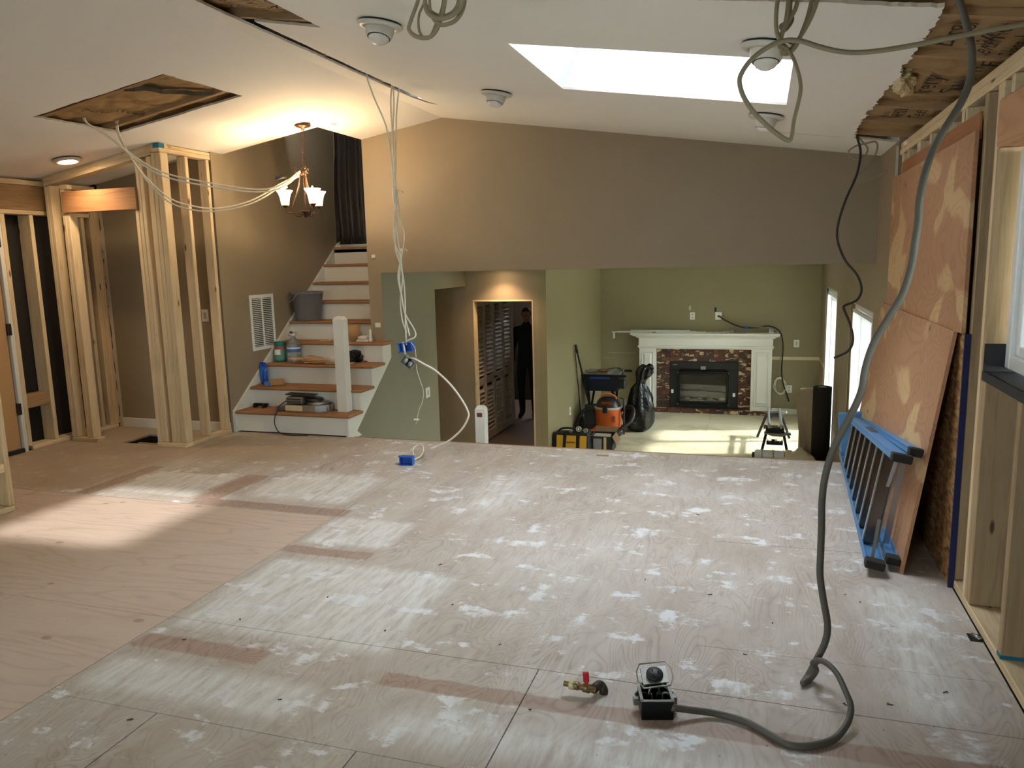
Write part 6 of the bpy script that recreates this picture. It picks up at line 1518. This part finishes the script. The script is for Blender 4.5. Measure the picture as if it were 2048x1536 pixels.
# ------------------------------------------------------------------ person standing in the dim room
def person(px_, py_, z0, label):
    o = thing('person', (px_,py_,z0), label, 'person')
    J = {'pel':(0,0,.94),'sp1':(0,.005,1.10),'sp2':(0,.01,1.28),'chest':(0,.01,1.38),'neck':(0,.0,1.50),'headb':(0,-.015,1.57),
         'sL':(-.17,.01,1.42),'eL':(-.235,.03,1.14),'wL':(-.20,-.09,.92),'sR':(.17,.01,1.42),'eR':(.235,.03,1.14),'wR':(.20,-.09,.92),
         'hL':(-.09,0,.90),'kL':(-.10,-.02,.50),'aL':(-.10,.02,.09),'tL':(-.115,-.13,.035),'hR':(.09,0,.90),'kR':(.10,-.01,.50),'aR':(.105,.03,.09),'tR':(.125,-.12,.035)}
    E_ = [('pel','sp1'),('sp1','sp2'),('sp2','chest'),('chest','neck'),('neck','headb'),('chest','sL'),('sL','eL'),('eL','wL'),('chest','sR'),('sR','eR'),('eR','wR'),('pel','hL'),('hL','kL'),('kL','aL'),('aL','tL'),('pel','hR'),('hR','kR'),('kR','aR'),('aR','tR')]
    Rr = {'pel':(.155,.11),'sp1':(.145,.105),'sp2':(.165,.115),'chest':(.16,.115),'neck':(.06,.06),'headb':(.06,.062),'sL':(.065,.065),'sR':(.065,.065),'eL':(.045,.045),'eR':(.045,.045),'wL':(.03,.03),'wR':(.03,.03),'hL':(.092,.095),'hR':(.092,.095),'kL':(.062,.065),'kR':(.062,.065),'aL':(.045,.05),'aR':(.045,.05),'tL':(.042,.03),'tR':(.042,.03)}
    names = list(J); me = bpy.data.meshes.new('body'); base = Vector((px_,py_,z0))
    me.from_pydata([Vector(J[n]) for n in names], [(names.index(a),names.index(b)) for a, b in E_], [])
    b = bpy.data.objects.new('body', me); COL.objects.link(b); b.parent = o; WO[b.name] = base
    sk = b.modifiers.new('skin','SKIN'); sk.use_smooth_shade = True
    for i, n in enumerate(names):
        d = me.skin_vertices[0].data[i]; d.radius = Rr[n]; d.use_root = (n == 'pel')
    b.modifiers.new('sub','SUBSURF').levels = 2; b.modifiers['sub'].render_levels = 2
    me.materials.append(plain('black_clothing', (20,20,23), .9))
    SK = plain('skin_tone', (150,106,84), .6)
    hd = MB(); bm = bmesh.new(); bmesh.ops.create_icosphere(bm, subdivisions=4, radius=1)
    for v in bm.verts:
        c = v.co.copy(); x, y, z = c.x*.075, c.y*.095, c.z*.115
        if c.z < 0: x *= 1-.28*(-c.z); y *= 1-.12*(-c.z)
        # nose, brow and eye sockets on the -y side
        fy = max(0, -c.y)
        y -= .022*math.exp(-((c.x/.16)**2+((c.z+.12)/.2)**2))*fy
        y += .008*(math.exp(-(((c.x-.38)/.18)**2+((c.z-.05)/.13)**2))+math.exp(-(((c.x+.38)/.18)**2+((c.z-.05)/.13)**2)))*fy
        y -= .006*math.exp(-((c.x/.3)**2+((c.z+.52)/.1)**2))*fy
        v.co = base+Vector((x,y-.015,z+1.645))
    hd.smooth = True; hd.frombm(bm)
    h = hd.build('head', SK, o)
    for s_ in (-1,1):
        MB().sphere(base+Vector((s_*.028,-.094,1.65)),.011,10,8).build('eye', M_BLACK, h); MB().sphere(base+Vector((s_*.074,-.005,1.635)),.02,10,8,(.4,.8,1.5)).build('ear', SK, h)
    MB().sphere(base+Vector((0,-.098,1.585)),.02,12,6,(1.2,.35,.3)).build('mouth', plain('lip_tone', (140,80,72), .5), h)
    hr = MB(); bm = bmesh.new(); bmesh.ops.create_icosphere(bm, subdivisions=3, radius=1)
    kill = [v for v in bm.verts if v.co.z < -.25 or (v.co.y < -.35 and v.co.z < .45)]; bmesh.ops.delete(bm, geom=kill, context='VERTS')
    for v in bm.verts:
        d = 1+.05*noise.noise(v.co*6); v.co = base+Vector((v.co.x*.084*d, v.co.y*.104*d-.012, v.co.z*.125*d+1.648))
    hr.smooth = True; hr.frombm(bm); ho = hr.build('hair', plain('dark_hair', (24,18,15), .8), h); ho.modifiers.new('t','SOLIDIFY').thickness = .006
    for s_ in (-1,1):
        w = base+Vector((s_*.20,-.09,.92)); hm_ = MB()
        hm_.sphere(w+Vector((-s_*.005,-.025,-.055)),.04,14,10,(.5,.85,1.15))
        for k in range(4):
            st0 = w+Vector((-s_*.004,-.056+.021*k,-.085)); L_ = (.062,.072,.068,.052)[k]
            hm_.tube(spline([st0, st0+Vector((-s_*.004,-.004,-L_*.5)), st0+Vector((-s_*.016,-.006,-L_)), ],4), [.0095]*4+[.009]*4+[.007], 8)
        hm_.tube(spline([w+Vector((-s_*.004,-.045,-.03)), w+Vector((-s_*.016,-.075,-.055)), w+Vector((-s_*.02,-.08,-.09))],4), .0095, 8)
        hm_.build('hand', SK, o)
    return o
person(-3.50, 11.62, ZL, 'person in black clothes standing in the dim room beyond the doorway')

# ------------------------------------------------------------------ crumbs on the floor
r = random.Random(21); M_CHIP = plain('dark_chip', (70,52,40), .8)
spots = [(368,1280),(655,1195),(480,1240),(1720,1205),(1545,1247),(1690,1190),(1396,1030),(1180,1060),(770,1262),(1000,1290),(1420,1190),(1290,1160),(905,1210),(1890,1385),(1780,1410),(1690,1410),(560,1400),(260,1440),(1640,1170),(880,1130),(1060,1420),(1490,1310)]
for i, (x, y) in enumerate(spots):
    q = PZ(x, y, .0); a = r.uniform(0,3.14); d_ = Vector((math.cos(a),math.sin(a),0)); L_ = r.uniform(.004,.011)
    m = MB(); m.bar(q-d_*L_+Vector((0,0,.002)), q+d_*L_+Vector((0,0,.003)), r.uniform(.002,.005), .002, (-d_.y,d_.x,0)); m.bar(q+d_*L_*.6+Vector((0,0,.003)), q+d_*L_*.6+Vector((d_.y*L_*.8,-d_.x*L_*.8,.004)), .002, .002)
    tag(m.build('wood_chip', M_CHIP), 'tiny dark wood chip lying on the plywood floor', 'chip', 'wood chips scattered on the plywood floor')
# notch shade and pipe beside the right wall plate, scar near the floor edge
q = PZ(1952,1276,0); MB().cbox(q.x-.028,q.x+.022,q.y-.035,q.y+.035,-.001,.0006,.0002).build('notch_shade', M_DARK, floor)  # flat dark patch painted in for the shade inside a hole
MB().tube([(q.x-.01,q.y+.02,.004),(q.x+.012,q.y-.02,.006)], .009, 10).build('pipe_stub', M_STEEL, floor)
q = PZ(1205,911,0); MB().cbox(q.x-.05,q.x+.05,q.y-.02,q.y+.02,-.001,.0006,.0002).build('floor_scar', LUMD['x'], floor)
